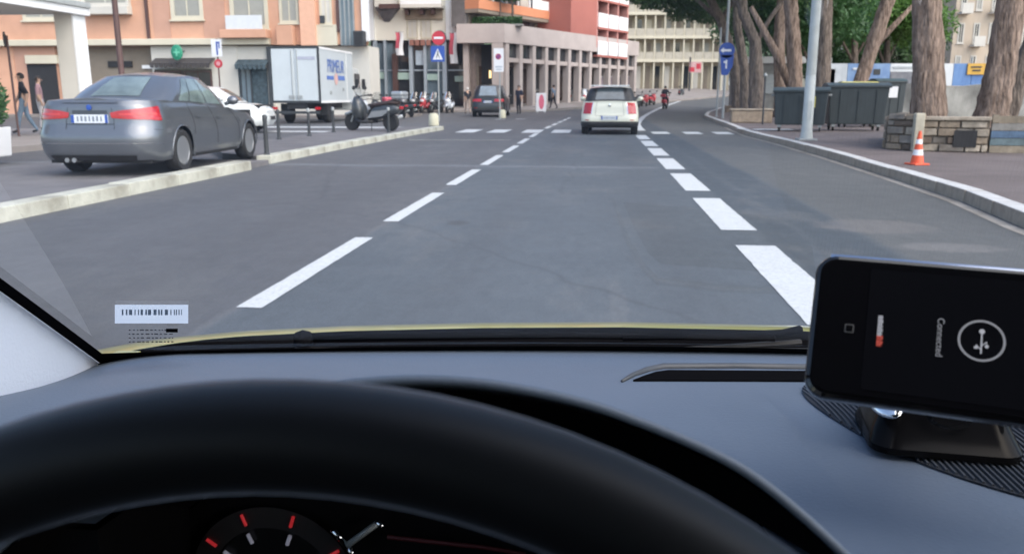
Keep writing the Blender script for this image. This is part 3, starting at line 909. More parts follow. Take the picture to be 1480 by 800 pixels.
for i, (px, r_) in enumerate(((722, .09), (740, .10))):
    b = at(px, 34, 63.5)
    tr = thing('terrace_tree', ('slim terrace tree nearer the cream building, above the arcade' if i == 0 else 'slim terrace tree standing nearer the red tower'), 'tree', (b.x, b.y, 6.1), 0, 'small trees on the arcade terrace')
    m = MB(); m.tube([(0, 0, 0), (.05, 0, 1.2), (-.03, .02, 2.6)], [r_, r_ * .9, r_ * .6], 8); m.build('trunk', BARK2, tr)
    m = MB()
    for k in range(1500):
        d = Vector((random.gauss(0, 1), random.gauss(0, 1), random.gauss(0, 1))).normalized() * random.uniform(.45, 1.15)
        c = Vector((d.x * 1.1, d.y * 1.1, 2.9 + d.z * .95)); e = Vector((random.gauss(0, 1), random.gauss(0, 1), random.gauss(0, 1))).normalized() * .14
        g = e.cross(Vector((random.gauss(0, 1), random.gauss(0, 1), random.gauss(0, 1)))).normalized() * .07
        m.add([c - e, c + g, c + e, c - g], [(0, 1, 2, 3)])
    m.build('crown', LEAF_M, tr)
hg = thing('terrace_hedge', 'low green hedge on the terrace above the pink arcade', 'hedge', tuple(Vector((at(706, 38, 61.6).x, 61.6, 6.1))))
m = MB()
for k in range(2600):
    c = Vector((random.uniform(-1.2, 2.4), random.uniform(0, .6), random.uniform(0.02, .62))); e = Vector((random.gauss(0, 1), random.gauss(0, 1), random.gauss(0, 1))).normalized() * .1
    g = e.cross(Vector((random.gauss(0, 1), random.gauss(0, 1), random.gauss(0, 1)))).normalized() * .05
    m.add([c - e, c + g, c + e, c - g], [(0, 1, 2, 3)])
m.build('foliage', LEAF_M, hg)
m = MB(); m.bx(-1.3, 2.5, -.05, .65, 0, .12); m.build('trough', CONC, hg)

# --- cream flats further along, facing us where the road bends
F4 = Fac((0, 106), (1, .08))
h4 = thing('cream_flats', 'long cream block of flats with rows of balconies where the road bends', 'building', (10, 107, 1.4))
zg4 = rise(106)
a4 = F4.hit(862, 60)[0]; b4 = F4.hit(1060, 60)[0]
F4.part('wall', mk('flats_wall', (.36, .32, .24), .85, var=.15, scale=.5), h4, (a4, b4, 0, 24), -12, -1.4)
zf = [F4.hit(960, 88)[1], F4.hit(960, 54)[1]]
st = zf[1] - zf[0]
zf = [zf[0] + st * k for k in range(5)]
cols = lin(a4, b4, 15)
for k, z in enumerate(zf):
    s_ = F4.part('balcony_slab', CREAM, h4, (a4, b4, z - .15, z + .18), -1.4, .02)
    for i in range(14):
        F4.part('railing', mk('flats_railing', (.42, .39, .32), .7), s_, (cols[i] + .12, cols[i + 1] - .12, z + .183, z + 1.05), -.12, -.05)
        if k < 3:
            w = F4.part('window', [BEIGE, PANE, SHUTTER, CREAM, BEIGE][(i * 7 + k * 3) % 5], h4, (cols[i] + .35, cols[i + 1] - .3, z + .2, z + 2.2), -1.398, -1.35)
            F4.part('frame', CREAM, w, (cols[i] + .2, cols[i] + .34, z + .2, z + 2.3), -1.398, -1.3)
for i in range(15):
    F4.part('column', CREAM, h4, (cols[i] - .08, cols[i] + .08, 0, 24), -.5, -.13)
for i in range(14):
    F4.part('street_window', [PANE, BEIGE, OFFWHITE][(i * 5) % 3], h4, (cols[i] + .3, cols[i + 1] - .3, zg4 + .3, zf[0] - .6), -1.398, -1.3)
settle(h4)
# ------------------------------------------------------------------ cars
def half_outline(t, xr, xf, w, cr, cf):
    """plan outline of one half: t 0 rear centre .. 1 front centre"""
    cr = min(cr, w * .95); cf = min(cf, w * .95)
    if t < .2: return xr, (w - cr) * t / .2
    if t < .35:
        a = (t - .2) / .15 * pi / 2; return xr + cr - cr * cos(a), w - cr + cr * sin(a)
    if t < .75: return xr + cr + (xf - cf - xr - cr) * (t - .35) / .4, w
    if t < .88:
        a = (t - .75) / .13 * pi / 2; return xf - cf + cf * sin(a), w - cf + cf * cos(a)
    return xf, (w - cf) * (1 - (t - .88) / .12)

TS_BODY = lin(0, .2, 6) + lin(.2, .35, 8)[1:] + lin(.35, .75, 90)[1:] + lin(.75, .88, 8)[1:] + lin(.88, 1, 5)[1:]

def car(name, label, cat, loc, heading, sp, paint, glass=None, group=None, detail=True, roofpaint=None):
    """sp: dictionary of measurements; x runs from rear bumper (0) to nose (L); heading in degrees, 0 = along +Y, positive to the left"""
    root = thing(name, label, cat, loc, radians(90 + heading), group)
    g = glass or PANE
    Wd = sp['W'] / 2; L = sp['L']; R = sp['wheel']; ax = sp['axles']
    def wz(z): return Wd * smooth_interp(sp['side'], z)
    def low(x):
        s = sp['sill']
        for a in ax:
            d = abs(x - a)
            ra = R + .055
            if d < ra: s = max(s, R + sqrt(ra * ra - d * d) - .0)
        return s
    def belt(x): return smooth_interp(sp['belt'], x)
    def lower(t, v):
        sg = 1 if t >= 0 else -1; t = abs(t)
        x0, _ = half_outline(t, 0, L, Wd, sp['cr'], sp['cf'])
        z0 = low(x0) if .3 < t < .8 else sp['sill'] + (.02 if t < .5 else 0)
        z = z0 + (belt(x0) - z0) * v
        x, y = half_outline(t, smooth_interp(sp['rear'], z), L - smooth_interp(sp['nose'], z), wz(z), sp['cr'], sp['cf'])
        return Vector((x, sg * y, z))
    tt = [-q for q in reversed(TS_BODY)] + TS_BODY[1:]
    vv = [0, .06, .15, .25, .35, .45, .55, .65, .74, .82, .89, .95, .985, 1]
    body = MB().grid(lower, tt, vv).build('body', paint, root, smooth=True, weld=True, angle=50)
    def deck(t, s):
        p = lower(t, 1.0)
        return Vector((p.x, p.y * (1 - s), p.z + .035 * (1 - (1 - s) ** 2) - (0.0 if s else .0)))
    ht = lin(0, .2, 4) + lin(.2, .35, 8)[1:] + lin(.35, .75, 36)[1:] + lin(.75, .88, 8)[1:] + lin(.88, 1, 4)[1:]
    m = MB().grid(deck, ht, lin(0, 1, 8)); m.grid(lambda t, s: deck(-t, s), ht, lin(0, 1, 8))
    m.build('bonnet_and_boot', paint, root, smooth=True, weld=True, angle=50)
    # greenhouse
    G = sp['house']                           # xr0, xf0, xr1, xf1, wb, wt, roof z
    def house(t, v):
        sg = 1 if t >= 0 else -1; t = abs(t)
        xa, ya = half_outline(t, G[0], G[1], G[4], .28, .3)
        xb, yb = half_outline(t, G[2], G[3], G[5], .22, .22)
        za = belt(xa) - .015 + (.035 * (1 - (ya / G[4]) ** 2) if (t < .3 or t > .8) else 0)
        zb = G[6] - .05 * ((xb - (G[2] + G[3]) / 2) / ((G[3] - G[2]) / 2)) ** 2 - .045 * (yb / G[5]) ** 4
        b = .045 * sin(pi * v)
        cx = (G[2] + G[3]) / 2
        x = xa + (xb - xa) * v; y = ya + (yb - ya) * v
        nx = (1 if x > cx else -1) * (1 if (t < .3 or t > .8) else 0)
        return Vector((x + nx * b, sg * (y + (b * .7 if .25 < t < .85 else 0)), za + (zb - za) * v))
    rp = roofpaint or paint
    MB().grid(house, [-q for q in reversed(ht)] + ht[1:], lin(0, 1, 9)).build('cabin_pillars', sp.get('pillar', paint), root, smooth=True, weld=True)
    def roof(t, s):
        p = house(t, 1.0); cx = (G[2] + G[3]) / 2
        zc = G[6] + .012 - .05 * ((p.x - cx) / ((G[3] - G[2]) / 2)) ** 2
        return Vector((p.x, p.y * (1 - s), p.z + (zc - p.z) * (1 - (1 - s) ** 2)))
    m = MB().grid(roof, ht, lin(0, 1, 6)); m.grid(lambda t, s: roof(-t, s), ht, lin(0, 1, 6))
    m.build('roof', rp, root, smooth=True, weld=True)
    cen = Vector((L / 2, 0, .7))
    def patch(nm, mat, fn, t0, t1, v0, v1, off, parent=root, nt_=10, nv_=6, both=False):
        def f(t, v):
            e = .004
            if isinstance(v0, tuple):
                k = (abs(t) - abs(t0)) / (abs(t1) - abs(t0)); v = v0[0] + (v0[1] - v0[0]) * k + v * ((v1[0] - v0[0]) * (1 - k) + (v1[1] - v0[1]) * k)
            p = fn(t, v); a = fn(t + e, v) - fn(t - e, v); b = fn(t, min(v + .02, 1)) - fn(t, max(v - .02, 0))
            n = a.cross(b)
            n = n.normalized() if n.length > 1e-9 else Vector((0, 0, 1))
            if n.dot(p - cen) < 0: n = -n
            return p + n * off
        out = []
        for sgn in ((1, -1) if both else (1,)):
            o = MB().grid(f, lin(t0 * sgn, t1 * sgn, nt_), lin(0, 1, nv_) if isinstance(v0, tuple) else lin(v0, v1, nv_)).build(nm, mat, parent, smooth=True, fix=False)
            out.append(o)
        return out
    # windows
    patch('rear_window', g, house, -.165 * sp.get('rw', 1), .165 * sp.get('rw', 1), sp.get('rwv0', .14), .93, .006, nt_=18)
    patch('windscreen', g, house, .9, 1.0, .08, .93, .006); patch('windscreen', g, house, -.9, -1.0, .08, .93, .006)
    for t0, t1 in sp['sidewin']:
        patch('side_window', g, house, t0, t1, .1, .9, .006, both=True, nt_=12)
    # details drawn on the body shell: (name, material, t0, t1, v0, v1, offset, both sides)
    for nm, mt, t0, t1, v0, v1, off, both in sp['bits']:
        patch(nm, mt, lower, t0, t1, v0, v1, off, both=both, nt_=max(4, int(abs(t1 - t0) * 90)), nv_=6)
    # underbody and wheel wells
    m = MB(); m.bx(.25, L - .25, -Wd + .16, Wd - .16, sp['sill'] - .03, belt(L / 2) - .1); m.build('underbody', BLACK, root)
    for a in ax:
        for sg in (1, -1):
            wm = Matrix.Translation((a, sg * (Wd - .115), R)) @ Matrix.Rotation(-sg * pi / 2, 4, 'X')
            tw = .105
            ty = MB().lathe([(R * .66, tw * .8), (R * .8, tw), (R * .93, tw * .96), (R, tw * .7), (R, -tw * .7), (R * .93, -tw), (R * .66, -tw)], 32, wm).build('tyre', RUBBER, root, smooth=True, angle=45)
            rim = MB()
            rim.lathe([(R * .68, tw * .86), (R * .63, tw * .9), (R * .6, tw * .55), (R * .59, tw * .3)], 32, wm)
            MB().lathe([(R * .62, tw * .3), (R * .58, -tw * .2), (0.02, -tw * .1)], 32, wm).build('brake_well', DARKMET, ty, smooth=True)
            rim.lathe([(R * .2, tw * .4), (R * .17, tw * .7), (0.0, tw * .72)], 16, wm)
            for k in range(sp.get('spokes', 10)):
                w = 2 * pi * k / sp.get('spokes', 10)
                M = wm @ Matrix.Rotation(w, 4, 'Z')
                rim.hexa([M @ Vector(q) for q in ((R * .14, -.022, tw * .35), (R * .64, -.014, tw * .5), (R * .64, .014, tw * .5), (R * .14, .022, tw * .35),
                                                  (R * .14, -.02, tw * .62), (R * .64, -.012, tw * .82), (R * .64, .012, tw * .82), (R * .14, .02, tw * .62))])
            rim.build('rim', ALLOY, ty, smooth=True, angle=35)
            # lip of the arch
            pts = [(a + (R + .055) * cos(w), sg * wz(R + (R + .055) * sin(w)) * 1.0, R + (R + .055) * sin(w)) for w in lin(radians(-12), radians(192), 26)]
            MB().tube(pts, .012, 6).build('arch_lip', sp.get('lip', paint), root, smooth=True)
    # mirrors
    if detail:
        for sg in (1, -1):
            xm = G[1] - .42; zm = belt(xm) + .1
            c = Vector((xm, sg * (Wd + .07), zm))
            m = MB().lathe([(0, -.06), (.07, -.05), (.1, 0), (.085, .05), (0, .07)], 14, Matrix.Translation(c) @ Matrix.Rotation(pi / 2, 4, 'Y') @ Matrix.Scale(.75, 4, (1, 0, 0)) )
            m.tube([(xm, sg * (Wd - .06), zm - .06), (xm, sg * (Wd + .04), zm - .03)], .03, 8)
            m.build('wing_mirror', paint, root, smooth=True)
    return root, patch, lower, house, belt

def plate(root, x, y, z, tilt=0.0, w=.52, h=.115, eu=True):
    m = MB(); m.box((x, y, z), (.012, w, h)); p = m.build('number_plate', PLATE, root)
    if eu:
        for s in (-1, 1):
            m = MB(); m.box((x - .0075, y + s * (w / 2 - .022), z), (.003, .04, h - .006)); m.build('plate_band', SIGNBLUE, p)
    m = MB()
    for k in range(7):
        m.box((x - .0075, y - .165 + k * .055, z + (k % 2) * .004), (.003, .03 if k % 3 else .022, .07))
    m.build('plate_characters', mk('plate_ink', (.2, .23, .27), .6), p)

GREYCAR = mk('grey_car_paint', (0.15, 0.163, 0.185), 0.3, metal=0.6, var=0.03, coat=0.5)
CREAMCAR = mk('cream_car_paint', (0.60, 0.60, 0.50), 0.3, var=0.03, coat=0.7)
WHITECAR = mk('white_car_paint', (0.63, 0.66, 0.66), 0.3, var=0.03, coat=0.7)
BLACKCAR = mk('black_car_paint', (0.009, 0.01, 0.012), 0.3, var=0.1, coat=0.4)
SILVERCAR = mk('silver_car_paint', (0.36, 0.38, 0.4), 0.3, metal=0.4, var=0.03, coat=0.8)
SEAM = mk('seam_shadow_gap', (0.02, 0.02, 0.022), 0.7, var=0.1)

sedan = dict(L=4.53, W=1.77, wheel=.315, axles=(1.0, 3.76), sill=.21, cr=.42, cf=.55, spokes=14,
             side=[(.18, .93), (.34, .985), (.55, 1.0), (.80, .985), (.90, .955), (1.05, .90)],
             rear=[(.2, .10), (.32, .03), (.48, 0), (.60, .01), (.66, .055), (.80, .075), (.97, .085), (1.06, .13)],
             nose=[(.2, .12), (.45, 0), (.65, .06), (.8, .3), (.9, .5)],
             belt=[(0, 1.045), (.5, 1.05), (1.2, 1.01), (2.4, .955), (3.2, .92), (3.9, .83), (4.53, .68)],
             house=(.72, 3.25, 1.45, 2.62, .75, .56, 1.46), rw=.98,
             sidewin=((.385, .46), (.468, .60), (.61, .735)),
             bits=[('tail_lamp', TAILRED, .135, .325, (.715, .67), (.80, .905), .008, True), ('tail_lamp_glint', mk('pale_red_glint', (.5, .05, .05), .2), .19, .31, (.76, .75), (.785, .80), .011, True), ('boot_recess_shade', mk('sedan_recess_shade', (.07, .078, .09), .35, metal=.5), -.115, .115, .62, .84, .003, False),  # paler lamp strip is a painted glint; darker boot patch paints the recess's shade
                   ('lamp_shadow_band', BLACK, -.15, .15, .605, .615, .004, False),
                   ('boot_seam', SEAM, .147, .15, .5, .97, .003, True),
                   ('bumper_crease', CHROME, -.34, .34, .285, .297, .004, False),
                   ('bumper_seam', SEAM, -.33, .33, .515, .522, .003, False),
                   ('rear_diffuser', BLACK, -.24, .24, .0, .09, .006, False),
                   ('boot_lip', GREYCAR, -.2, .2, .955, .999, .014, False),
                   ('door_seam', SEAM, .5595, .5615, .2, 1, .003, True), ('door_seam', SEAM, .461, .463, .42, 1, .003, True), ('door_seam', SEAM, .668, .670, .15, 1, .003, True),
                   ('door_handle', GREYCAR, .475, .495, .74, .775, .02, True), ('door_handle', GREYCAR, .575, .595, .74, .775, .02, True),
                   ('side_crease', GREYCAR, .36, .70, .735, .745, .006, True),
                   ('sill_strip', BLACK, .43, .67, 0, .05, .004, True)])
bmw, pt_, low_, house_, belt_ = car('grey_sedan', 'metallic grey sedan parked beyond the pale kerb, seen from behind', 'car', (-6.97, 10.85, 0.085), 3.2, sedan, GREYCAR, glass=mk('sedan_glass_reflection', (.14, .18, .18), .04, var=.5, scale=1.5, spec=1.0))  # pale blotchy base colour stands in for reflections in the glass
plate(bmw, .062, 0, .80)
m = MB(); m.lathe([(0, 0), (.036, 0), (.038, .006), (0, .01)], 20, Matrix.Translation((.075, 0, .955)) @ Matrix.Rotation(-pi / 2, 4, 'Y')); m.build('badge', SIGNBLUE, bmw)
m = MB()
for s in (-.38, -.28): m.cyl((.05, -s, .235), (.3, -s, .235), .032, n=12)
m.build('exhaust', ALLOY, bmw, smooth=True, angle=40)
m = MB(); m.bx(1.2, 1.205, -.5, .5, 1.0, 1.01); m.build('brake_light', TAILRED, bmw)

mini = dict(L=4.1, W=1.79, wheel=.33, axles=(.72, 3.32), sill=.24, cr=.34, cf=.5, spokes=8, lip=BLACK, pillar=BLACK,
            side=[(.2, .95), (.35, 1.0), (.6, 1.0), (.85, .97), (1.0, .93)],
            rear=[(.2, .08), (.34, 0), (.55, .0), (.62, .05), (.8, .08), (1.02, .13)],
            nose=[(.2, .1), (.45, 0), (.7, .06), (.85, .2), (.95, .35)],
            belt=[(0, 1.02), (1, 1.02), (2.4, 1.0), (3.0, .97), (3.6, .92), (4.1, .78)],
            house=(.12, 3.0, .38, 2.3, .78, .63, 1.50), rw=1.12, rwv0=.1,
            sidewin=((.37, .47), (.48, .60), (.61, .735)),
            bits=[('tail_lamp', TAILRED, .205, .285, .5, .95, .012, True), ('tail_lamp_frame', CHROME, .199, .205, .49, .96, .01, True),
                  ('rear_skirt', BLACK, -.34, .34, .0, .2, .006, False), ('tailgate_seam', SEAM, -.155, .155, .425, .433, .004, False),
                  ('tailgate_seam', SEAM, .157, .160, .43, 1, .004, True), ('bumper_reflector', TAILRED, .22, .26, .24, .27, .008, True),
                  ('plate_recess', BLACK, -.1, .1, .39, .41, .004, False), ('sill_strip', BLACK, .43, .67, 0, .12, .006, True),
                  ('door_seam', SEAM, .56, .562, .2, 1, .003, True)])
mn, *_ = car('cream_hatchback', 'cream white hatchback with pale roof and black wheel arches, driving ahead', 'car', (.33, 26.2, 0), -2.0, mini, CREAMCAR, glass=mk('rear_glass', (.06, .075, .085), .05, var=.3, spec=.9), roofpaint=WHITECAR)
plate(mn, -.02, 0, .52, w=.5)
m = MB(); m.bx(.2, .42, -.6, .6, 1.475, 1.51); m.build('roof_spoiler', WHITECAR, mn, bevel=.015)
m = MB(); m.lathe([(0, 0), (.05, 0), (.05, .01), (0, .014)], 16, Matrix.Translation((.085, 0, .9)) @ Matrix.Rotation(-pi / 2, 4, 'Y')); m.build('badge', CHROME, mn)

suv = dict(L=4.85, W=1.93, wheel=.38, axles=(.95, 3.88), sill=.28, cr=.38, cf=.55, spokes=6,
           side=[(.2, .95), (.4, 1.0), (.7, 1.0), (1.0, .97), (1.15, .93)],
           rear=[(.2, .1), (.4, 0), (.65, .01), (.75, .06), (1.15, .12)],
           nose=[(.2, .1), (.5, 0), (.8, .08), (1.0, .35)],
           belt=[(0, 1.12), (1, 1.12), (3, 1.07), (3.6, 1.02), (4.85, .85)],
           house=(.12, 3.5, .45, 2.7, .85, .68, 1.8), rw=1.1, rwv0=.1,
           sidewin=((.37, .46), (.47, .60), (.61, .735)),
           bits=[('tail_lamp', TAILRED, .13, .30, .68, .86, .012, True), ('rear_skirt', BLACK, -.33, .33, .0, .2, .006, False),
                 ('tailgate_seam', SEAM, .16, .163, .4, 1, .004, True), ('bumper_reflector', TAILRED, .2, .25, .25, .28, .008, True)])
sv, *_ = car('black_suv', 'black off-roader with red tail lamps stopped beyond the crossing', 'car', (-6.22, 47.0, rise(47)), 2, suv, BLACKCAR, glass=mk('suv_glass', (.1, .14, .18), .08, var=.3, spec=.9))
plate(sv, .02, 0, .85, w=.5)

def hatch_spec(paint):
    d = dict(mini); d['L'] = 3.95; d['axles'] = (.68, 3.15); d['pillar'] = paint; d['lip'] = paint
    d['bits'] = [('tail_lamp', TAILRED, .2, .27, .6, .9, .01, True), ('head_lamp', LAMPCLEAR, .79, .88, .72, .9, .01, True), ('bumper_seam', SEAM, .7, 1.0, .5, .51, .004, True),
                 ('door_seam', SEAM, .56, .562, .2, 1, .003, True), ('grille', BLACK, .9, 1.0, .3, .5, .006, True)]
    return d
wh, *_ = car('white_hatchback', 'white hatchback half hidden in front of the grey sedan', 'car', (-14.75, 26.6, 0), -82, hatch_spec(WHITECAR), WHITECAR)
sl, *_ = car('silver_hatchback', 'silver hatchback partly hidden left of the cream hatchback', 'car', (-1.9, 72, rise(72)), -18, hatch_spec(SILVERCAR), SILVERCAR)

# ------------------------------------------------------------------ delivery truck
BOXW = mk('truck_box_white', (0.50, 0.55, 0.58), 0.5, var=0.05, scale=1.2, dirt=0.25)
tk = thing('box_truck', 'white delivery box truck with blue lettering parked by the salmon house', 'truck', (-12.98, 35.2, 0), radians(0.5))
m = MB(); m.bx(-1.08, 1.08, .06, 5.1, .9, 3.22); m.build('box_body', BOXW, tk, bevel=.03)
for s in (-1, 1):
    d = MB(); d.bx(min(s * .03, s * 1.0), max(s * .03, s * 1.0), .015, .057, .98, 3.14); dd = d.build('rear_door', BOXW, tk, bevel=.008)
    m = MB(); m.cyl((s * .12, -.005, 1.0), (s * .12, -.005, 3.1), .018, n=8); m.bx(min(s * .05, s * .3), max(s * .05, s * .3), -.02, .0, 1.06, 1.2); m.build('lock_bar', GREYMET, dd)
m = MB(); m.bx(-1.1, -1.02, 0, .06, .9, 3.24).bx(1.02, 1.1, 0, .06, .9, 3.24).bx(-1.02, 1.02, 0, .06, 3.16, 3.24).bx(-1.02, 1.02, 0, .06, .88, .97); m.build('rear_frame', DARKMET, tk)
m = MB(); m.bx(1.083, 1.1, .08, 5.08, .88, .98).bx(1.083, 1.1, .08, 5.08, 3.14, 3.23).bx(1.083, 1.098, 4.0, 4.06, .98, 3.14); m.build('side_rail', WHITE, tk)
LB = mk('truck_lettering', (.10, .18, .46), .5, var=.1)
text_mesh('PRIMEUR', .82, 'side_lettering', LB, tk, Matrix.Translation((1.104, 2.35, 2.45)) @ Matrix(((0, 0, 1, 0), (1, 0, 0, 0), (0, 1, 0, 0), (0, 0, 0, 1))) @ Matrix.Diagonal((.78, 1.0, 1, 1)), .002)
m = MB(); m.bx(1.084, 1.09, 1.0, 2.0, 1.88, 2.05).bx(1.084, 1.09, 2.65, 3.7, 1.88, 2.08); m.build('side_stripe', LB, tk)
m = MB(); m.lathe([(0, 0), (.26, 0), (.26, .006), (0, .006)], 24, Matrix.Translation((1.092, 2.35, 1.92)) @ Matrix.Rotation(pi / 2, 4, 'Y')); m.build('side_emblem', mk('pale_pink', (.6, .38, .36), .5), tk)
m = MB(); m.bx(.15, .92, .005, .0145, 2.68, 2.82); m.build('door_lettering', mk('pale_lilac', (.36, .38, .46), .5), tk)
m = MB()
for y_, z_ in ((1.4, 1.25), (3.3, 1.4)): m.bx(1.083, 1.1, y_, y_ + .22, z_, z_ + .14)
m.build('side_marker', GREYMET, tk)
m = MB(); m.bx(-.45, .45, .1, 7.0, .62, .88); m.build('chassis', BLACK, tk)
m = MB(); m.bx(-1.0, 1.0, .02, .12, .42, .54); m.build('rear_bumper', DARKMET, tk)
for s in (-1, 1):
    m = MB(); m.bx(s * .95 - .12, s * .95 + .12, .0, .018, .6, .72); m.build('tail_lamp', TAILRED, tk)
    m = MB(); m.bx(s * .85 - .22, s * .85 + .22, 1.0, 1.04, .35, .85); m.build('mud_flap', BLACK, tk)
    for y_ in (1.55, 5.95):
        M = Matrix.Translation((s * .88, y_, .42)) @ Matrix.Rotation(s * pi / 2, 4, 'Y')
        ty = MB().lathe([(.26, .13), (.36, .15), (.42, .1), (.42, -.1), (.36, -.15), (.26, -.15)], 28, M).build('tyre', RUBBER, tk, smooth=True, angle=45)
        MB().lathe([(.27, .12), (.2, .06), (.1, .1), (0, .1)], 20, M).build('rim', GREYMET, ty, smooth=True, angle=40)
m = MB(); m.hexa([(-1.02, 5.25, .5), (1.02, 5.25, .5), (1.02, 7.15, .5), (-1.02, 7.15, .5), (-.98, 5.3, 2.55), (.98, 5.3, 2.55), (.95, 6.55, 2.5), (-.95, 6.55, 2.5)]); m.build('cab', WHITECAR, tk, bevel=.06)
for s in (-1, 1):
    m = MB(); m.bx(min(s * 1.0, s * 1.03), max(s * 1.0, s * 1.03), 5.65, 6.5, 1.55, 2.25); m.build('cab_window', PANE, tk)
    m = MB(); m.bx(s * 1.2 - .08, s * 1.2 + .08, 6.5, 6.6, 1.5, 2.0); m.build('wing_mirror', BLACK, tk)

# ------------------------------------------------------------------ far vans
def van(loc, hd, lab, paint, group):
    r = thing('pale_van', lab, 'van', loc, radians(hd), group)
    m = MB(); m.hexa([(-.95, 0, .35), (.95, 0, .35), (.95, 4.9, .35), (-.95, 4.9, .35), (-.85, .08, 2.25), (.85, .08, 2.25), (.82, 3.6, 2.25), (-.82, 3.6, 2.25)]); m.build('body', paint, r, bevel=.12)
    m = MB(); m.bx(-.74, -.04, .01, .05, 1.35, 2.0).bx(.04, .74, .01, .05, 1.35, 2.0); m.build('rear_window', PANE_B, r)
    m = MB(); m.bx(-.9, .9, -.08, .06, .35, .55); m.build('bumper', BLACK, r)
    for s in (-1, 1):
        m = MB(); m.bx(s * .88 - .07, s * .88 + .07, -.01, .03, .95, 1.35); m.build('tail_lamp', TAILRED, r)
        for y_ in (.9, 4.0):
            MB().lathe([(0, .1), (.2, .1), (.33, .08), (.33, -.08), (0, -.1)], 20, Matrix.Translation((s * .86, y_, .33)) @ Matrix.Rotation(s * pi / 2, 4, 'Y')).build('wheel', RUBBER, r, smooth=True, angle=40)
    return r
p = at(1003, 131, 112); van((p.x, 112, rise(112)), -38, 'pale blue-white van, left of the two vans below the cream flats', mk('pale_blue_van', (.5, .57, .62), .4), 'vans below the cream flats')
p = at(1021, 130, 118); van((p.x, 118, rise(118)), -38, 'white van, right of the two vans below the cream flats', WHITECAR, 'vans below the cream flats')

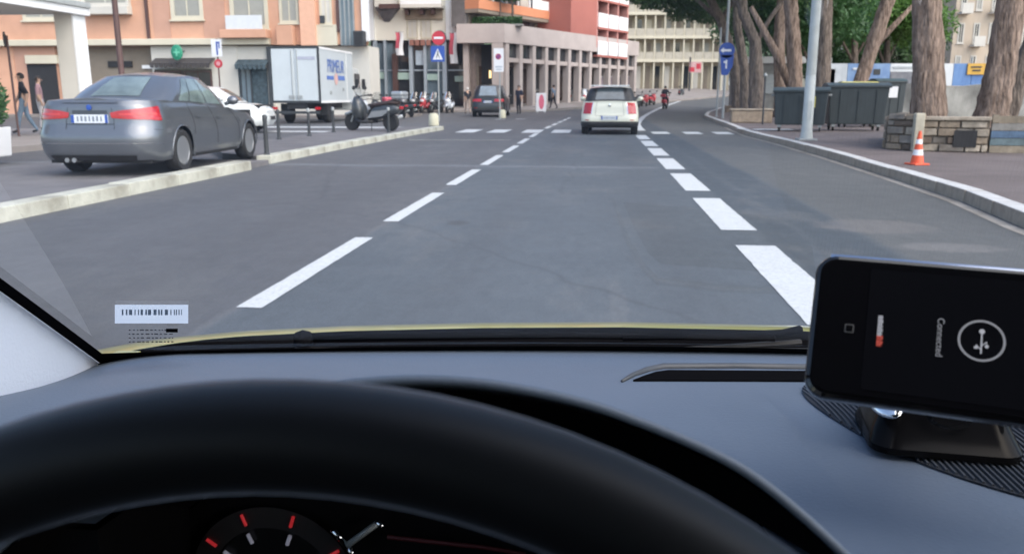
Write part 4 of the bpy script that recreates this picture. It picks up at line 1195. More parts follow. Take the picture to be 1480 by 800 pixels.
# ------------------------------------------------------------------ scooters
def scooter(name, label, loc, hd, paint, seat=BLACK, topcase=None, group=None, screen=True, size=1.0):
    """local +y is forward"""
    r = thing(name, label, 'scooter', loc, radians(hd), group)
    r.scale = (size, size, size)
    for nm, y_, R in (('front', .68, .25), ('rear', -.62, .25)):
        M = Matrix.Translation((0, y_, R)) @ Matrix.Rotation(pi / 2, 4, 'Y')
        ty = MB().lathe([(R * .66, .05), (R * .85, .062), (R, .035), (R, -.035), (R * .85, -.062), (R * .66, -.05)], 28, M).build('tyre', RUBBER, r, smooth=True, angle=50)
        rm = MB().lathe([(R * .68, .04), (R * .6, .03), (R * .58, -.03), (R * .68, -.04)], 24, M)
        for k in range(5):
            q = M @ Matrix.Rotation(2 * pi * k / 5, 4, 'Z'); rm.box((0, 0, 0), (.01, .01, .01), q.to_3x3())
            rm.hexa([q @ Vector(c) for c in ((.02, -.018, -.02), (R * .64, -.012, -.02), (R * .64, .012, -.02), (.02, .018, -.02), (.02, -.018, .02), (R * .64, -.012, .02), (R * .64, .012, .02), (.02, .018, .02))])
        rm.lathe([(0.05, .045), (.05, -.045)], 12, M)
        rm.build('rim', ALLOY, ty, smooth=True, angle=30)
    def loft(secs, n=12):
        mb = MB()
        vs = []
        for (y_, z_, w_, h_) in secs:
            for k in range(n):
                a = 2 * pi * k / n
                vs.append((w_ * (abs(cos(a)) ** .7) * (1 if cos(a) > 0 else -1), y_, z_ + h_ * (abs(sin(a)) ** .7) * (1 if sin(a) > 0 else -1)))
        fs = [(i * n + k, i * n + (k + 1) % n, (i + 1) * n + (k + 1) % n, (i + 1) * n + k) for i in range(len(secs) - 1) for k in range(n)]
        fs += [tuple(range(n)), tuple(range((len(secs) - 1) * n, len(secs) * n))]
        return mb.add(vs, fs)
    loft([(-.98, .62, .07, .06), (-.85, .62, .15, .13), (-.5, .58, .2, .2), (-.15, .5, .2, .2), (.05, .38, .19, .1)]).build('rear_body', paint, r, smooth=True, fix=True)
    loft([(-.1, .27, .19, .05), (.3, .25, .2, .05), (.45, .3, .2, .09)]).build('footboard', BLACK, r, smooth=True, fix=True)
    loft([(.28, .55, .20, .22), (.40, .62, .23, .34), (.52, .66, .21, .34), (.62, .64, .12, .2)]).build('front_fairing', paint, r, smooth=True, fix=True)
    loft([(.42, .47, .07, .05), (.68, .54, .085, .045), (.9, .46, .06, .05)]).build('front_mudguard', paint, r, smooth=True, fix=True)
    loft([(-.92, .80, .1, .05), (-.7, .82, .17, .07), (-.3, .76, .18, .06), (.0, .7, .13, .07)]).build('seat', seat, r, smooth=True, fix=True)
    m = MB(); m.tube([(-.06, .68, .25), (-.06, .5, .7)], .025, 8).tube([(.06, .68, .25), (.06, .5, .7)], .025, 8); m.build('fork', GREYMET, r)
    m = MB(); m.tube([(-.34, .28, 1.02), (-.2, .36, 1.0), (0, .4, .98), (.2, .36, 1.0), (.34, .28, 1.02)], .018, 8); m.build('handlebar', BLACK, r)
    for s in (-1, 1):
        m = MB(); m.tube([(s * .22, .36, 1.0), (s * .3, .4, 1.18)], .008, 6); m.lathe([(0, -.01), (.06, -.008), (.06, .01), (0, .015)], 14, Matrix.Translation((s * .31, .4, 1.22)) @ Matrix.Rotation(pi / 2, 4, 'X') @ Matrix.Scale(1.3, 4, (1, 0, 0))); m.build('mirror', BLACK, r, smooth=True)
    m = MB(); m.lathe([(0, 0), (.09, .01), (.1, -.03), (0, -.04)], 16, Matrix.Translation((0, .63, .82)) @ Matrix.Rotation(-pi / 2 + .3, 4, 'X') @ Matrix.Scale(1.4, 4, (1, 0, 0))); m.build('head_lamp', LAMPCLEAR, r, smooth=True)
    m = MB(); m.box((0, -.98, .66), (.2, .05, .09)); m.build('tail_lamp', TAILRED, r, bevel=.015)
    m = MB(); m.tube([(.16, -.1, .26), (.2, -.5, .32), (.22, -.88, .42)], [.03, .06, .055], 10); m.build('exhaust', GREYMET, r, smooth=True)
    m = MB(); m.tube([(-.12, -.05, .24), (-.22, -.1, .0)], .015, 6); m.build('stand', DARKMET, r)
    if screen:
        m = MB(); m.grid(lambda u, v: (u * (.24 - .07 * v), .56 - .2 * v - .12 * u * u, .95 + .42 * v), lin(-1, 1, 8), lin(0, 1, 6)); m.build('windscreen', MATS.get('scooter_screen') or glass_mat('scooter_screen', (.85, .87, .88), 1.5), r, smooth=True)
    if topcase:
        m = MB(); m.bx(-.2, .2, -1.12, -.74, .9, 1.12); c = m.build('top_case', topcase, r, bevel=.05)
        m = MB(); m.bx(-.205, .205, -1.125, -.735, 1.0, 1.015); m.build('case_band', BLACK, c)
    return r
P_ = on(545, 193)
near_sc = scooter('maxi_scooter', 'dark maxi scooter with pale top case parked on the median island', (-7.1, 25.9, .115), 74, mk('dark_scooter', (.035, .04, .045), .35, var=.1, coat=.5), topcase=SILVERCAR, size=1.08, seat=mk('brown_seat', (.05, .03, .028), .6))
for ch in near_sc.children:
    if ch.name.startswith(('front_mudguard', 'exhaust')): ch.data.materials[0] = SILVERCAR
m = MB(); m.hexa([(-.215, -.45, .42), (-.2, .05, .36), (-.19, .05, .36), (-.2, -.45, .42), (-.21, -.75, .62), (-.205, -.1, .55), (-.19, -.1, .55), (-.19, -.75, .62)]); m.hexa([(.2, -.45, .42), (.19, .05, .36), (.2, .05, .36), (.215, -.45, .42), (.19, -.75, .62), (.19, -.1, .55), (.205, -.1, .55), (.21, -.75, .62)]); m.build('side_panel', mk('scooter_grey_panel', (.22, .23, .24), .4), near_sc)
rowgroup = 'scooters parked before the glass shopfront'
RED = mk('red_scooter', (.38, .03, .04), .35, var=.08, coat=.5)
WHT = mk('white_scooter', (.5, .54, .6), .35, var=.06, coat=.5)
DRK = MATS['dark_scooter']
for px, py, mt, hd, lab, tc in ((592, 165, DRK, 150, 'dark scooter at the left end of the row before the shopfront', None), (603, 164, DRK, 165, 'dark scooter second in the row before the shopfront', WHT),
                              (615, 164, RED, 170, 'bright red scooter with pale screen in the middle of the shopfront row', None), (631, 163, DRK, 160, 'dark scooter right of the bright red one before the shopfront', None),
                              (650, 163, WHT, 175, 'white-fronted scooter at the right end of the row before the shopfront', None)):
    q = at(px, py, 56.0); scooter('parked_scooter', lab, (q.x, 56.0, rise(56)), hd, mt, topcase=tc, group=rowgroup)
q = at(562, 150, 44); scooter('parked_scooter', 'scooter with pink-red top case behind the maxi scooter', (q.x, 42.0, 0), 40, DRK, topcase=PINKRED, group=rowgroup)
for px, Y, hd_, lab in ((552, 41.0, 60, 'dark scooter close behind the maxi scooter'), (572, 44.5, 48, 'dark scooter right of the pink-cased one behind the maxi scooter'), (584, 47.0, 50, 'dark scooter furthest right of the cluster behind the maxi scooter')):
    q = at(px, 150, Y); scooter('parked_scooter', lab, (q.x, Y, rise(Y)), hd_, DRK, group=rowgroup)
q = at(541, 150, 44); scooter('parked_scooter', 'white scooter beside the front of the box truck', (q.x, 43.0, 0), 55, WHT, group=rowgroup)
far = 'scooters parked along the far bend'
for px, Y, mt, lab in ((909, 66, DRK, 'dark scooter at the near end of the far row right of the cream hatchback'), (920, 69, DRK, 'dark scooter second in the far row'),
                       (931, 72, RED, 'red scooter leaning in the far row'), (942, 75, RED, 'bright red scooter at the end of the far row nearest the rider'), (984, 92, DRK, 'dark motor scooter far down the bend before the vans')):
    q = at(px, 150, Y); scooter('far_scooter', lab, (q.x, Y, rise(Y)), -20, mt, group=far, topcase=None)
q = at(961, 150, 66)
rid_loc = (q.x, 66, rise(66))
rid = scooter('ridden_scooter', 'red scooter being ridden away down the bend', rid_loc, -14, RED, topcase=RED)

# ------------------------------------------------------------------ people
SKIN = mk('skin', (.42, .27, .2), .6, var=.08)
HAIR_W = mk('white_hair', (.5, .48, .46), .8); HAIR_D = mk('dark_hair', (.03, .022, .018), .7)
def person(label, loc, hd, mats, pose='stand', h=1.72, hair=HAIR_D, group=None):
    """one continuous skinned body; local +y is where it faces"""
    r = thing('person', label, 'person', loc, radians(hd), group)
    k = h / 1.72
    V_, E_, R_, Z_ = [], [], [], []
    def v(x, y, z, rad, zone, frm=None):
        V_.append((x * k, y * k, z * k)); R_.append(rad * k); Z_.append(zone)
        if frm is not None: E_.append((frm, len(V_) - 1))
        return len(V_) - 1
    top, leg, shoe, skin = 1, 2, 3, 0
    if pose == 'ride':
        pel = v(0, -.25, .92, .15, leg)
        sp_ = v(0, -.2, 1.12, .15, top, pel); ch = v(0, -.1, 1.36, .17, top, sp_); ne = v(0, -.05, 1.5, .065, skin, ch); he = v(0, -.02, 1.6, .095, skin, ne); v(0, -.02, 1.7, .085, skin, he)
    else:
        pel = v(0, 0, .95, .14, leg)
        sp_ = v(0, 0, 1.13, .135, top, pel); ch = v(0, .01, 1.33, .155, top, sp_); ne = v(0, 0, 1.475, .06, skin, ch); he = v(0, .02, 1.57, .085, skin, ne); v(0, .02, 1.66, .075, skin, he)
    for s in (-1, 1):
        if pose == 'ride':
            sh = v(s * .18, -.1, 1.40, .075, top, ch); el = v(s * .27, .1, 1.2, .055, top, sh); wr = v(s * .28, .3, 1.05, .035, skin, el)
            hip = v(s * .1, -.22, .88, .1, leg, pel); kn = v(s * .2, .15, .72, .075, leg, hip); an = v(s * .17, .12, .33, .05, leg, kn); v(s * .17, .26, .29, .04, shoe, an)
        else:
            sw = .12 if pose == 'walk' else .0
            sh = v(s * .18, 0, 1.40, .07, top, ch); el = v(s * .24, -.03 + s * sw, 1.13, .052, top, sh); wr = v(s * .25, .06 + s * sw * 1.3, .90, .034, skin, el)
            st_ = .24 * s if pose == 'walk' else 0.02 * s
            hip = v(s * .09, 0, .88, .1, leg, pel); kn = v(s * .1, .04 - st_ * .4, .49, .068, leg, hip); an = v(s * .1, -.03 - st_, .09, .045, leg, kn); v(s * .115, .12 - st_, .045, .038, shoe, an)
        d = Vector((0, .05, 0)) if pose == 'ride' else Vector((0, .012, -.05))
        w0 = Vector(V_[wr]) / k; pm = w0 + d * .9
        pi_ = v(pm.x, pm.y, pm.z, .028, skin, wr)
        for f in range(4):
            off = (f - 1.5) * .018
            a_ = pm + d * .9 + Vector((0, off, 0) if pose != 'ride' else (off, 0, 0))
            i1 = v(a_.x, a_.y, a_.z, .009, skin, pi_); b_ = a_ + d * (.75 - .1 * abs(f - 1.3)) + Vector((-s * .01, 0, -.008)); v(b_.x, b_.y, b_.z, .008, skin, i1)
        a_ = w0 + d * .6 + Vector((-s * .0, .035, 0)); i1 = v(a_.x, a_.y, a_.z, .011, skin, wr); b_ = a_ + d * .7 + Vector((0, .01, 0)); v(b_.x, b_.y, b_.z, .009, skin, i1)
    me = bpy.data.meshes.new('body'); me.from_pydata(V_, E_, [])
    o = bpy.data.objects.new('body_tmp', me); COL.objects.link(o)
    o.modifiers.new('skin', 'SKIN')
    for i, sv_ in enumerate(me.skin_vertices[0].data):
        sv_.radius = (R_[i] * (1.25 if Z_[i] in (top, leg) and i < 3 else 1), R_[i] * (.82 if i < 3 else 1)); sv_.use_root = (i == 0)
    ss = o.modifiers.new('s', 'SUBSURF'); ss.levels = 1; ss.render_levels = 1
    dg = bpy.context.evaluated_depsgraph_get()
    nm = bpy.data.meshes.new_from_object(o.evaluated_get(dg))
    bpy.data.objects.remove(o)
    for m_ in mats: nm.materials.append(m_)
    seg = [(Vector(V_[a]), Vector(V_[b]), Z_[b]) for a, b in E_]
    idx = []
    for pl in nm.polygons:
        c = pl.center; best = (9, 0)
        for a, b, z_ in seg:
            ab = b - a; t = max(0, min(1, (c - a).dot(ab) / max(ab.length_squared, 1e-9)))
            dd = (c - a - ab * t).length
            if dd < best[0]: best = (dd, z_)
        idx.append(best[1])
    nm.polygons.foreach_set('material_index', idx)
    nm.polygons.foreach_set('use_smooth', [True] * len(nm.polygons))
    b = bpy.data.objects.new('body', nm); COL.objects.link(b); b.parent = r
    hc = Vector(V_[he]) + Vector((0, 0, .035 * k))
    # nose, brow and ears, then hair
    m = MB(); m.lathe([(0, -.02), (.014, -.01), (.012, .01), (0, .03)], 8, Matrix.Translation(hc + Vector((0, .1 * k, -.02))))
    for s in (-1, 1): m.lathe([(0, -.03), (.015, -.015), (.015, .015), (0, .03)], 8, Matrix.Translation(hc + Vector((s * .088 * k, 0, -.01))))
    m.build('nose_and_ears', mats[0], r, smooth=True)
    m = MB()
    for s in (-1, 1): m.lathe([(0, -.012), (.012, 0), (0, .012)], 8, Matrix.Translation(hc + Vector((s * .033 * k, .088 * k, .0))))
    m.bx(hc.x - .025, hc.x + .025, hc.y + .085 * k, hc.y + .092 * k, hc.z - .065, hc.z - .055)
    m.build('eyes_and_mouth', HAIR_D, r)
    m = MB(); m.grid(lambda a, q: hc + Vector((.105 * k * sin(a) * cos(q), -.012 + .112 * k * sin(a) * sin(q) * (1 if sin(q) < 0 else .92), .118 * k * cos(a))), lin(.02, 1.25, 7), lin(0, 2 * pi, 20))
    m.grid(lambda a, q: hc + Vector((.103 * k * sin(a) * cos(q), -.012 + .11 * k * sin(a) * sin(q), .118 * k * cos(a))), lin(1.2, 2.0, 5), lin(pi, 2 * pi, 12))
    m.build('hair' if pose != 'ride' else 'helmet', hair, r, smooth=True)
    return r
CL_D = mk('black_cloth', (.016, .018, .026), .9, var=.2); CL_N = mk('navy_cloth', (.02, .024, .045), .9, var=.2); CL_P = mk('pink_cloth', (.34, .21, .23), .9, var=.2)
CL_T = mk('tan_cloth', (.3, .24, .21), .9, var=.2); CL_B = mk('blue_cloth', (.14, .2, .27), .9, var=.2); CL_W = mk('pale_cloth', (.5, .48, .48), .9, var=.15)
q = at(676, 150, 54); person('white-haired person in black top and pale skirt by the shopfront', (q.x, 54, rise(54)), 25, (SKIN, CL_D, CL_T, BLACK), 'walk', 1.68, HAIR_W)
q = at(750, 150, 53); person('person in dark navy coat standing behind the black off-roader', (q.x, 53, rise(53)), 150, (SKIN, CL_N, CL_D, BLACK), 'stand', 1.8)
q = at(58, 150, 24.5); person('person in pink top standing left of the grey sedan', (q.x, 24.5, .13), -60, (SKIN, CL_P, CL_W, BLACK), 'stand', 1.66)
q = at(34, 150, 22.5); person('person in dark jacket and blue jeans beside the planter', (q.x, 22.5, .13), 120, (SKIN, CL_D, CL_B, BLACK), 'walk', 1.7)
q = at(800, 150, 62); person('person in blue clothes walking before the arcade columns', (q.x, 62, rise(62) + .13), 60, (SKIN, CL_B, CL_D, BLACK), 'walk', 1.72)
person('rider in dark clothes and helmet on the red scooter', rid_loc, -14, (SKIN, CL_D, CL_D, BLACK), 'ride', 1.72, BLACK)
# ------------------------------------------------------------------ bollards, signs, lamp posts
def bollard(loc, lab, cap=True, h=.74):
    r = thing('bollard', lab, 'bollard', loc, 0, 'dark metal bollards on the median')
    m = MB(); m.lathe([(.065, 0), (.065, .03), (.042, .05), (.038, h - .12), (.042, h - .1)], 16); m.build('shaft', DARKMET, r, smooth=True, angle=40)
    m = MB(); m.lathe([(.042, h - .098), (.046, h - .03), (.034, h), (0, h + .01)], 16); m.build('cap', GREYMET if cap else DARKMET, r, smooth=True, angle=40)
bollard((-6.05, 14.75, .115), 'dark bollard touching the front wheel of the grey sedan', False)
bollard((-8.02, 20.4, .115), 'dark bollard nearest the grey sedan, left of the box truck', False)
bollard((-7.9, 22.3, .115), 'dark pale-capped bollard below the middle of the truck doors')
bollard((-7.95, 24.6, .115), 'dark pale-capped bollard below the lettering on the truck side')
bollard((-6.25, 24.6, .115), 'dark pale-capped bollard in front of the maxi scooter')
for px, py, lab in ((637, 187, 'short cream concrete bollard at the tip of the median island'), (726, 171, 'short cream concrete bollard behind the crossing by the black off-roader')):
    q = on(px, py); z = .12 if px < 700 else 0
    r = thing('concrete_bollard', lab, 'bollard', (q.x + (.0 if px > 700 else -.25), q.y, z), 0, 'cream concrete bollards')
    m = MB(); m.lathe([(.17, 0), (.19, .02), (.175, .38), (.14, .42)], 18); m.build('drum', mk('cream_concrete', (.52, .5, .38), .8, var=.1, scale=5, dirt=.4), r, smooth=True, angle=40)
    m = MB(); m.lathe([(.14, .421), (.12, .45), (0, .46)], 18); m.build('top', MATS['cream_concrete'], r, smooth=True)

def disc(mb, c, r, y0, y1, n=28): mb.lathe([(0, y0), (r, y0), (r, y1), (0, y1)], n, Matrix.Translation(c) @ Matrix.Rotation(pi / 2, 4, 'X'))
def pole(mb, x, y, h, r=.035): mb.cyl((x, y, 0), (x, y, h), r, n=12)

Yn = 40.0
q = at(634, 150, Yn); s_ = thing('no_entry_sign', 'no-entry sign above a blue pedestrian crossing sign on one pole', 'sign', (q.x, Yn, 0))
zc_ = at(636, 55, Yn).z; zp = at(634, 78, Yn).z
m = MB(); pole(m, 0, .05, zc_ + .2); m.build('pole', GREYMET, s_)
m = MB(); disc(m, (.05, 0, zc_), .32, -.01, .01); d_ = m.build('red_disc', SIGNRED, s_)
m = MB(); m.bx(-.17, .27, -.016, -.0105, zc_ - .05, zc_ + .05); m.build('white_bar', SIGNWHITE, d_)
m = MB(); disc(m, (.09, .02, zc_), .34, -.012, .005); m.build('rim', DARKMET, d_)
m = MB(); m.bx(-.33, .33, -.01, .01, zp - .36, zp + .36); b_ = m.build('blue_square', SIGNBLUE, s_)
m = MB(); m.prism([(-.24, -.26), (.24, -.26), (0, .24)], .0105, .015, Matrix.Translation((0, 0, zp)) @ Matrix.Rotation(pi / 2, 4, 'X')); t_ = m.build('white_triangle', SIGNWHITE, b_)
M = Matrix.Translation((0, -.005, zp)) @ Matrix.Rotation(pi / 2, 4, 'X')
m = MB(); m.lathe([(0, 0), (.035, 0), (.035, .004), (0, .004)], 12, M @ Matrix.Translation((0.01, .1, .011))); m.prism([(-.03, -.02), (.04, -.02), (.03, .065), (-.02, .065)], .011, .015, M); m.prism([(-.09, -.2), (-.05, -.2), (.02, -.022), (-.03, -.022)], .011, .015, M); m.prism([(.08, -.2), (.11, -.2), (.04, -.022), (-.005, -.022)], .0112, .0152, M); m.build('walking_figure', DARKMET, b_)

Yn = 44.0
q = at(721, 150, Yn); s_ = thing('no_parking_sign', 'white plate with purple no-stopping disc on a pole before the arcade', 'sign', (q.x, Yn, 0))
zc_ = at(721, 82, Yn).z
m = MB(); pole(m, .05, .05, zc_ + .4); m.build('pole', GREYMET, s_)
m = MB(); m.bx(-.26, .26, -.01, .01, at(721, 104, Yn).z, at(721, 70, Yn).z); p_ = m.build('white_plate', SIGNWHITE, s_)
m = MB(); disc(m, (-.02, 0, zc_), .15, .0105, .015); m.build('red_ring', SIGNRED, p_)
m = MB(); disc(m, (-.02, 0, zc_), .115, .0152, .018); m.build('purple_disc', mk('sign_purple', (.10, .05, .2), .4), p_)
m = MB(); M = Matrix.Translation((-.02, -.019, zc_)) @ Matrix.Rotation(radians(45), 4, 'Y'); m.box(M.translation, (.24, .003, .03), M.to_3x3()); m.build('red_slash', SIGNRED, p_)
m = MB(); m.bx(-.18, .18, -.013, -.0105, zc_ - .55, zc_ - .48).bx(-.14, .14, -.013, -.0105, zc_ - .68, zc_ - .62); m.build('small_print', STEELBLUE, p_)

Yn = 38.0
q = at(319, 150, Yn); s_ = thing('parking_sign', 'blue and white plate above a round red sign before the salmon house', 'sign', (q.x, Yn, 0))
m = MB(); pole(m, 0, .05, at(318, 56, Yn).z); m.build('pole', BROWNMET, s_)
m = MB(); m.bx(-.25, .25, -.01, .01, at(318, 82, Yn).z, at(318, 57, Yn).z); p_ = m.build('white_plate', SIGNWHITE, s_)
m = MB(); zz = at(318, 70, Yn).z; m.bx(-.02, .06, -.014, -.0105, zz - .3, zz + .3).bx(.061, .16, -.014, -.0105, zz + .22, zz + .3).bx(.1, .16, -.014, -.0105, zz + .0, zz + .219); m.build('blue_mark', SIGNBLUE, p_)
m = MB(); disc(m, (.03, 0, at(320, 92, Yn).z), .2, -.01, .01); rd = m.build('red_disc', SIGNRED, s_)
m = MB(); disc(m, (.03, 0, at(320, 92, Yn).z), .1, .0105, .014); m.build('pale_centre', mk('sign_pale_red', (.6, .28, .3), .5), rd)

Yn = 21.0
q = at(16, 150, Yn); s_ = thing('round_sign', 'round sign seen edge-on, pink-purple face, on a slim pole at far left', 'sign', (q.x + .05, Yn, .13), radians(-62))
zc_ = at(16, 57, Yn).z - .13
m = MB(); pole(m, 0, .05, zc_ + .1, .03); m.build('pole', BROWNMET, s_)
m = MB(); disc(m, (0, 0, zc_), .2, -.01, .01); p_ = m.build('back', DARKMET, s_)
m = MB(); disc(m, (0, 0, zc_), .18, .0105, .014); m.build('face', mk('sign_pink', (.42, .16, .28), .5), p_)

# brown lamp post in front of the salmon house
Yn = 33.0
q = at(180, 150, Yn); s_ = thing('brown_lamp_post', 'tall brown lamp post in front of the salmon house', 'lamp post', (q.x, Yn, 0))
m = MB(); m.lathe([(.22, 0), (.22, .08), (.16, .15), (.14, .9), (.12, 1.0), (.115, 4), (.1, 7.5)], 16); m.build('shaft', BROWNMET, s_, smooth=True, angle=40)
m = MB(); m.tube([(0, 0, 7.4), (0, 0, 7.7), (.5, 0, 8.1), (1.3, 0, 8.2)], .05, 8); m.build('arm', BROWNMET, s_)
m = MB(); m.bx(1.0, 1.8, -.15, .15, 8.1, 8.22); m.build('lantern', GREYMET, s_, bevel=.04)

# grey lamp post on the right pavement
q = on(1165, 203, .125); s_ = thing('grey_lamp_post', 'thick pale grey lamp post on the right pavement beside the bins', 'lamp post', (q.x, q.y, .125))
m = MB(); m.bx(-.22, .22, -.22, .22, 0, .05); m.build('base_plate', GREYMET, s_, bevel=.01)
PG = mk('pale_grey_post', (.42, .45, .45), .5, var=.08, scale=5, dirt=.35)
m = MB(); m.lathe([(.15, .05), (.145, .1), (.125, .3), (.12, 1.5), (.116, 1.505), (.116, 1.56), (.11, 4), (.09, 8)], 20); m.build('shaft', PG, s_, smooth=True, angle=40)
m = MB(); m.bx(-.05, .05, -.128, -.112, .5, .95); m.build('hatch', PG, s_)
m = MB(); m.tube([(0, 0, 7.9), (-.3, 0, 8.4), (-1.6, 0, 8.6)], .06, 8); m.build('arm', PG, s_)
m = MB(); m.bx(-2.2, -1.4, -.16, .16, 8.5, 8.64); m.build('lantern', GREYMET, s_, bevel=.04)

# blue signs and the slim post before the bend
Yn = 41.0
q = at(1046, 158, Yn); s_ = thing('blue_arrow_sign', 'round blue arrow sign over a blue plate on the post before the pines', 'sign', (q.x, Yn, .12))
m = MB(); pole(m, -.02, .06, 9.0, .06); m.build('pole', GREYMET, s_)
zc_ = at(1046, 73, Yn).z - .12
m = MB(); disc(m, (0, 0, zc_), .36, -.01, .01); d_ = m.build('blue_disc', SIGNBLUE, s_)
m = MB(); m.bx(-.24, .2, -.015, -.0105, zc_ - .05, zc_ + .05); m.prism([(-.3, 0), (-.14, -.13), (-.14, .13)], .0107, .0153, Matrix.Translation((0, 0, zc_)) @ Matrix.Rotation(pi / 2, 4, 'X')); m.build('white_arrow', SIGNWHITE, d_)
zb = at(1046, 93, Yn).z - .12
m = MB(); m.prism([(-.3, .42), (.34, .42), (.3, -.1), (.1, -.5), (-.2, -.5)], -.01, .01, Matrix.Translation((0, 0, zb)) @ Matrix.Rotation(pi / 2, 4, 'X')); d_ = m.build('blue_plate', SIGNBLUE, s_)
m = MB(); m.bx(-.03, .04, -.016, -.0105, zb - .2, zb + .2).bx(-.12, -.031, -.016, -.0105, zb + .06, zb + .14); m.build('white_mark', SIGNWHITE, d_)
q = at(1036, 160, 44.0); s_ = thing('slim_post', 'slim galvanised post left of the blue arrow sign', 'post', (q.x, 44.0, .12))
m = MB(); pole(m, 0, 0, 4.4, .045); m.build('shaft', GREYMET, s_); m = MB(); m.lathe([(.1, 0), (.1, .03), (.05, .06)], 12); m.build('foot', GREYMET, s_)
q = on(1102, 180, .125); s_ = thing('slim_post', 'dark slim post with a light knob left of the dumpsters', 'post', (q.x, q.y, .125))
m = MB(); pole(m, 0, 0, 1.75, .035); m.build('shaft', DARKMET, s_); m = MB(); m.lathe([(0, 1.74), (.07, 1.78), (.05, 1.86), (0, 1.9)], 12); m.build('knob', GREYMET, s_, smooth=True)

# far red and white sign
Yn = 100.0
q = at(996, 130, Yn); s_ = thing('far_sign', 'red and white square sign on a dark post below the cream flats', 'sign', (q.x, Yn, rise(Yn)))
m = MB(); pole(m, 0, .05, 4.3, .1); m.build('post', DARKMET, s_)
z_ = at(1000, 96, Yn).z - rise(Yn); m = MB(); m.bx(-.1, 1.3, -.03, .03, z_ - .7, z_ + .5); p_ = m.build('plate', mk('pale_red_board', (.5, .3, .3), .5, var=.2), s_)
m = MB(); m.bx(-.1, .5, -.04, -.031, z_ - .6, z_ - .1).bx(.7, 1.2, -.04, -.031, z_ - .3, z_ + .3); m.build('red_field', SIGNRED, p_)
# advertising board with pink oval in front of the arcade
Yn = 56.5
q = at(782, 150, Yn); s_ = thing('pink_oval_board', 'white pavement board with a pink oval before the arcade', 'board', (q.x, Yn, rise(Yn)))
m = MB(); m.bx(-.34, .34, -.06, .06, .1, 1.3); b_ = m.build('panel', SIGNWHITE, s_, bevel=.02)
m = MB(); m.lathe([(0, .061), (.18, .061), (.18, .068), (0, .068)], 28, Matrix.Translation((.03, 0, .72)) @ Matrix.Scale(2.7, 4, (0, 0, 1)) @ Matrix.Rotation(pi / 2, 4, 'X')); m.build('pink_oval', mk('pink_print', (.6, .13, .2), .5), b_)
m = MB(); m.bx(-.3, -.2, -.25, .25, 0, .1).bx(.2, .3, -.25, .25, 0, .1); m.build('feet', GREYMET, s_)
# glazed terrace screens at the end of the arcade
for i, (px, Y) in enumerate(((872, 78), (888, 80), (904, 82))):
    q = at(px, 140, Y); s_ = thing('terrace_screen', ('leftmost', 'middle', 'rightmost')[i] + ' mauve terrace windbreak panel at the end of the arcade', 'screen', (q.x, Y, rise(Y) + .1), radians(25), 'terrace windbreaks')
    m = MB(); m.bx(-.55, .55, -.02, .02, .1, 2.3); m.build('panel', mk('mauve_canvas', (.3, .25, .3), .7, var=.15, scale=2), s_)
    m = MB(); m.bx(-.6, -.552, -.03, .03, 0, 2.5).bx(.552, .6, -.03, .03, 0, 2.5).bx(-.551, .551, -.03, .03, 2.3, 2.36); m.build('frame', WHITE, s_)

# ------------------------------------------------------------------ planter at far left
q = on(-4, 228, .13); s_ = thing('white_planter', 'white square planter with a leafy shrub at the left edge', 'planter', (q.x - .35, q.y + .2, .13))
m = MB(); m.hexa([(-.28, -.28, 0), (.28, -.28, 0), (.28, .28, 0), (-.28, .28, 0), (-.31, -.31, .52), (.31, -.31, .52), (.31, .31, .52), (-.31, .31, .52)]); m.build('pot', WHITE, s_, bevel=.02)
m = MB(); m.bx(-.27, .27, -.27, .27, .5, .53); m.build('soil', mk('soil', (.05, .035, .025), .95), s_)
m = MB()
for k in range(1400):
    d = Vector((random.gauss(0, 1), random.gauss(0, 1), random.gauss(0, 1))).normalized() * random.uniform(.3, 1.1) ** .6
    c = Vector((d.x * .42, d.y * .42, .98 + d.z * .5)); e = Vector((random.gauss(0, 1), random.gauss(0, 1), random.gauss(0, 1))).normalized() * .07
    g = e.cross(Vector((random.gauss(0, 1), random.gauss(0, 1), random.gauss(0, 1)))).normalized() * .03
    m.add([c - e, c + g, c + e, c - g], [(0, 1, 2, 3)])
m.build('foliage', LEAF_M, s_)

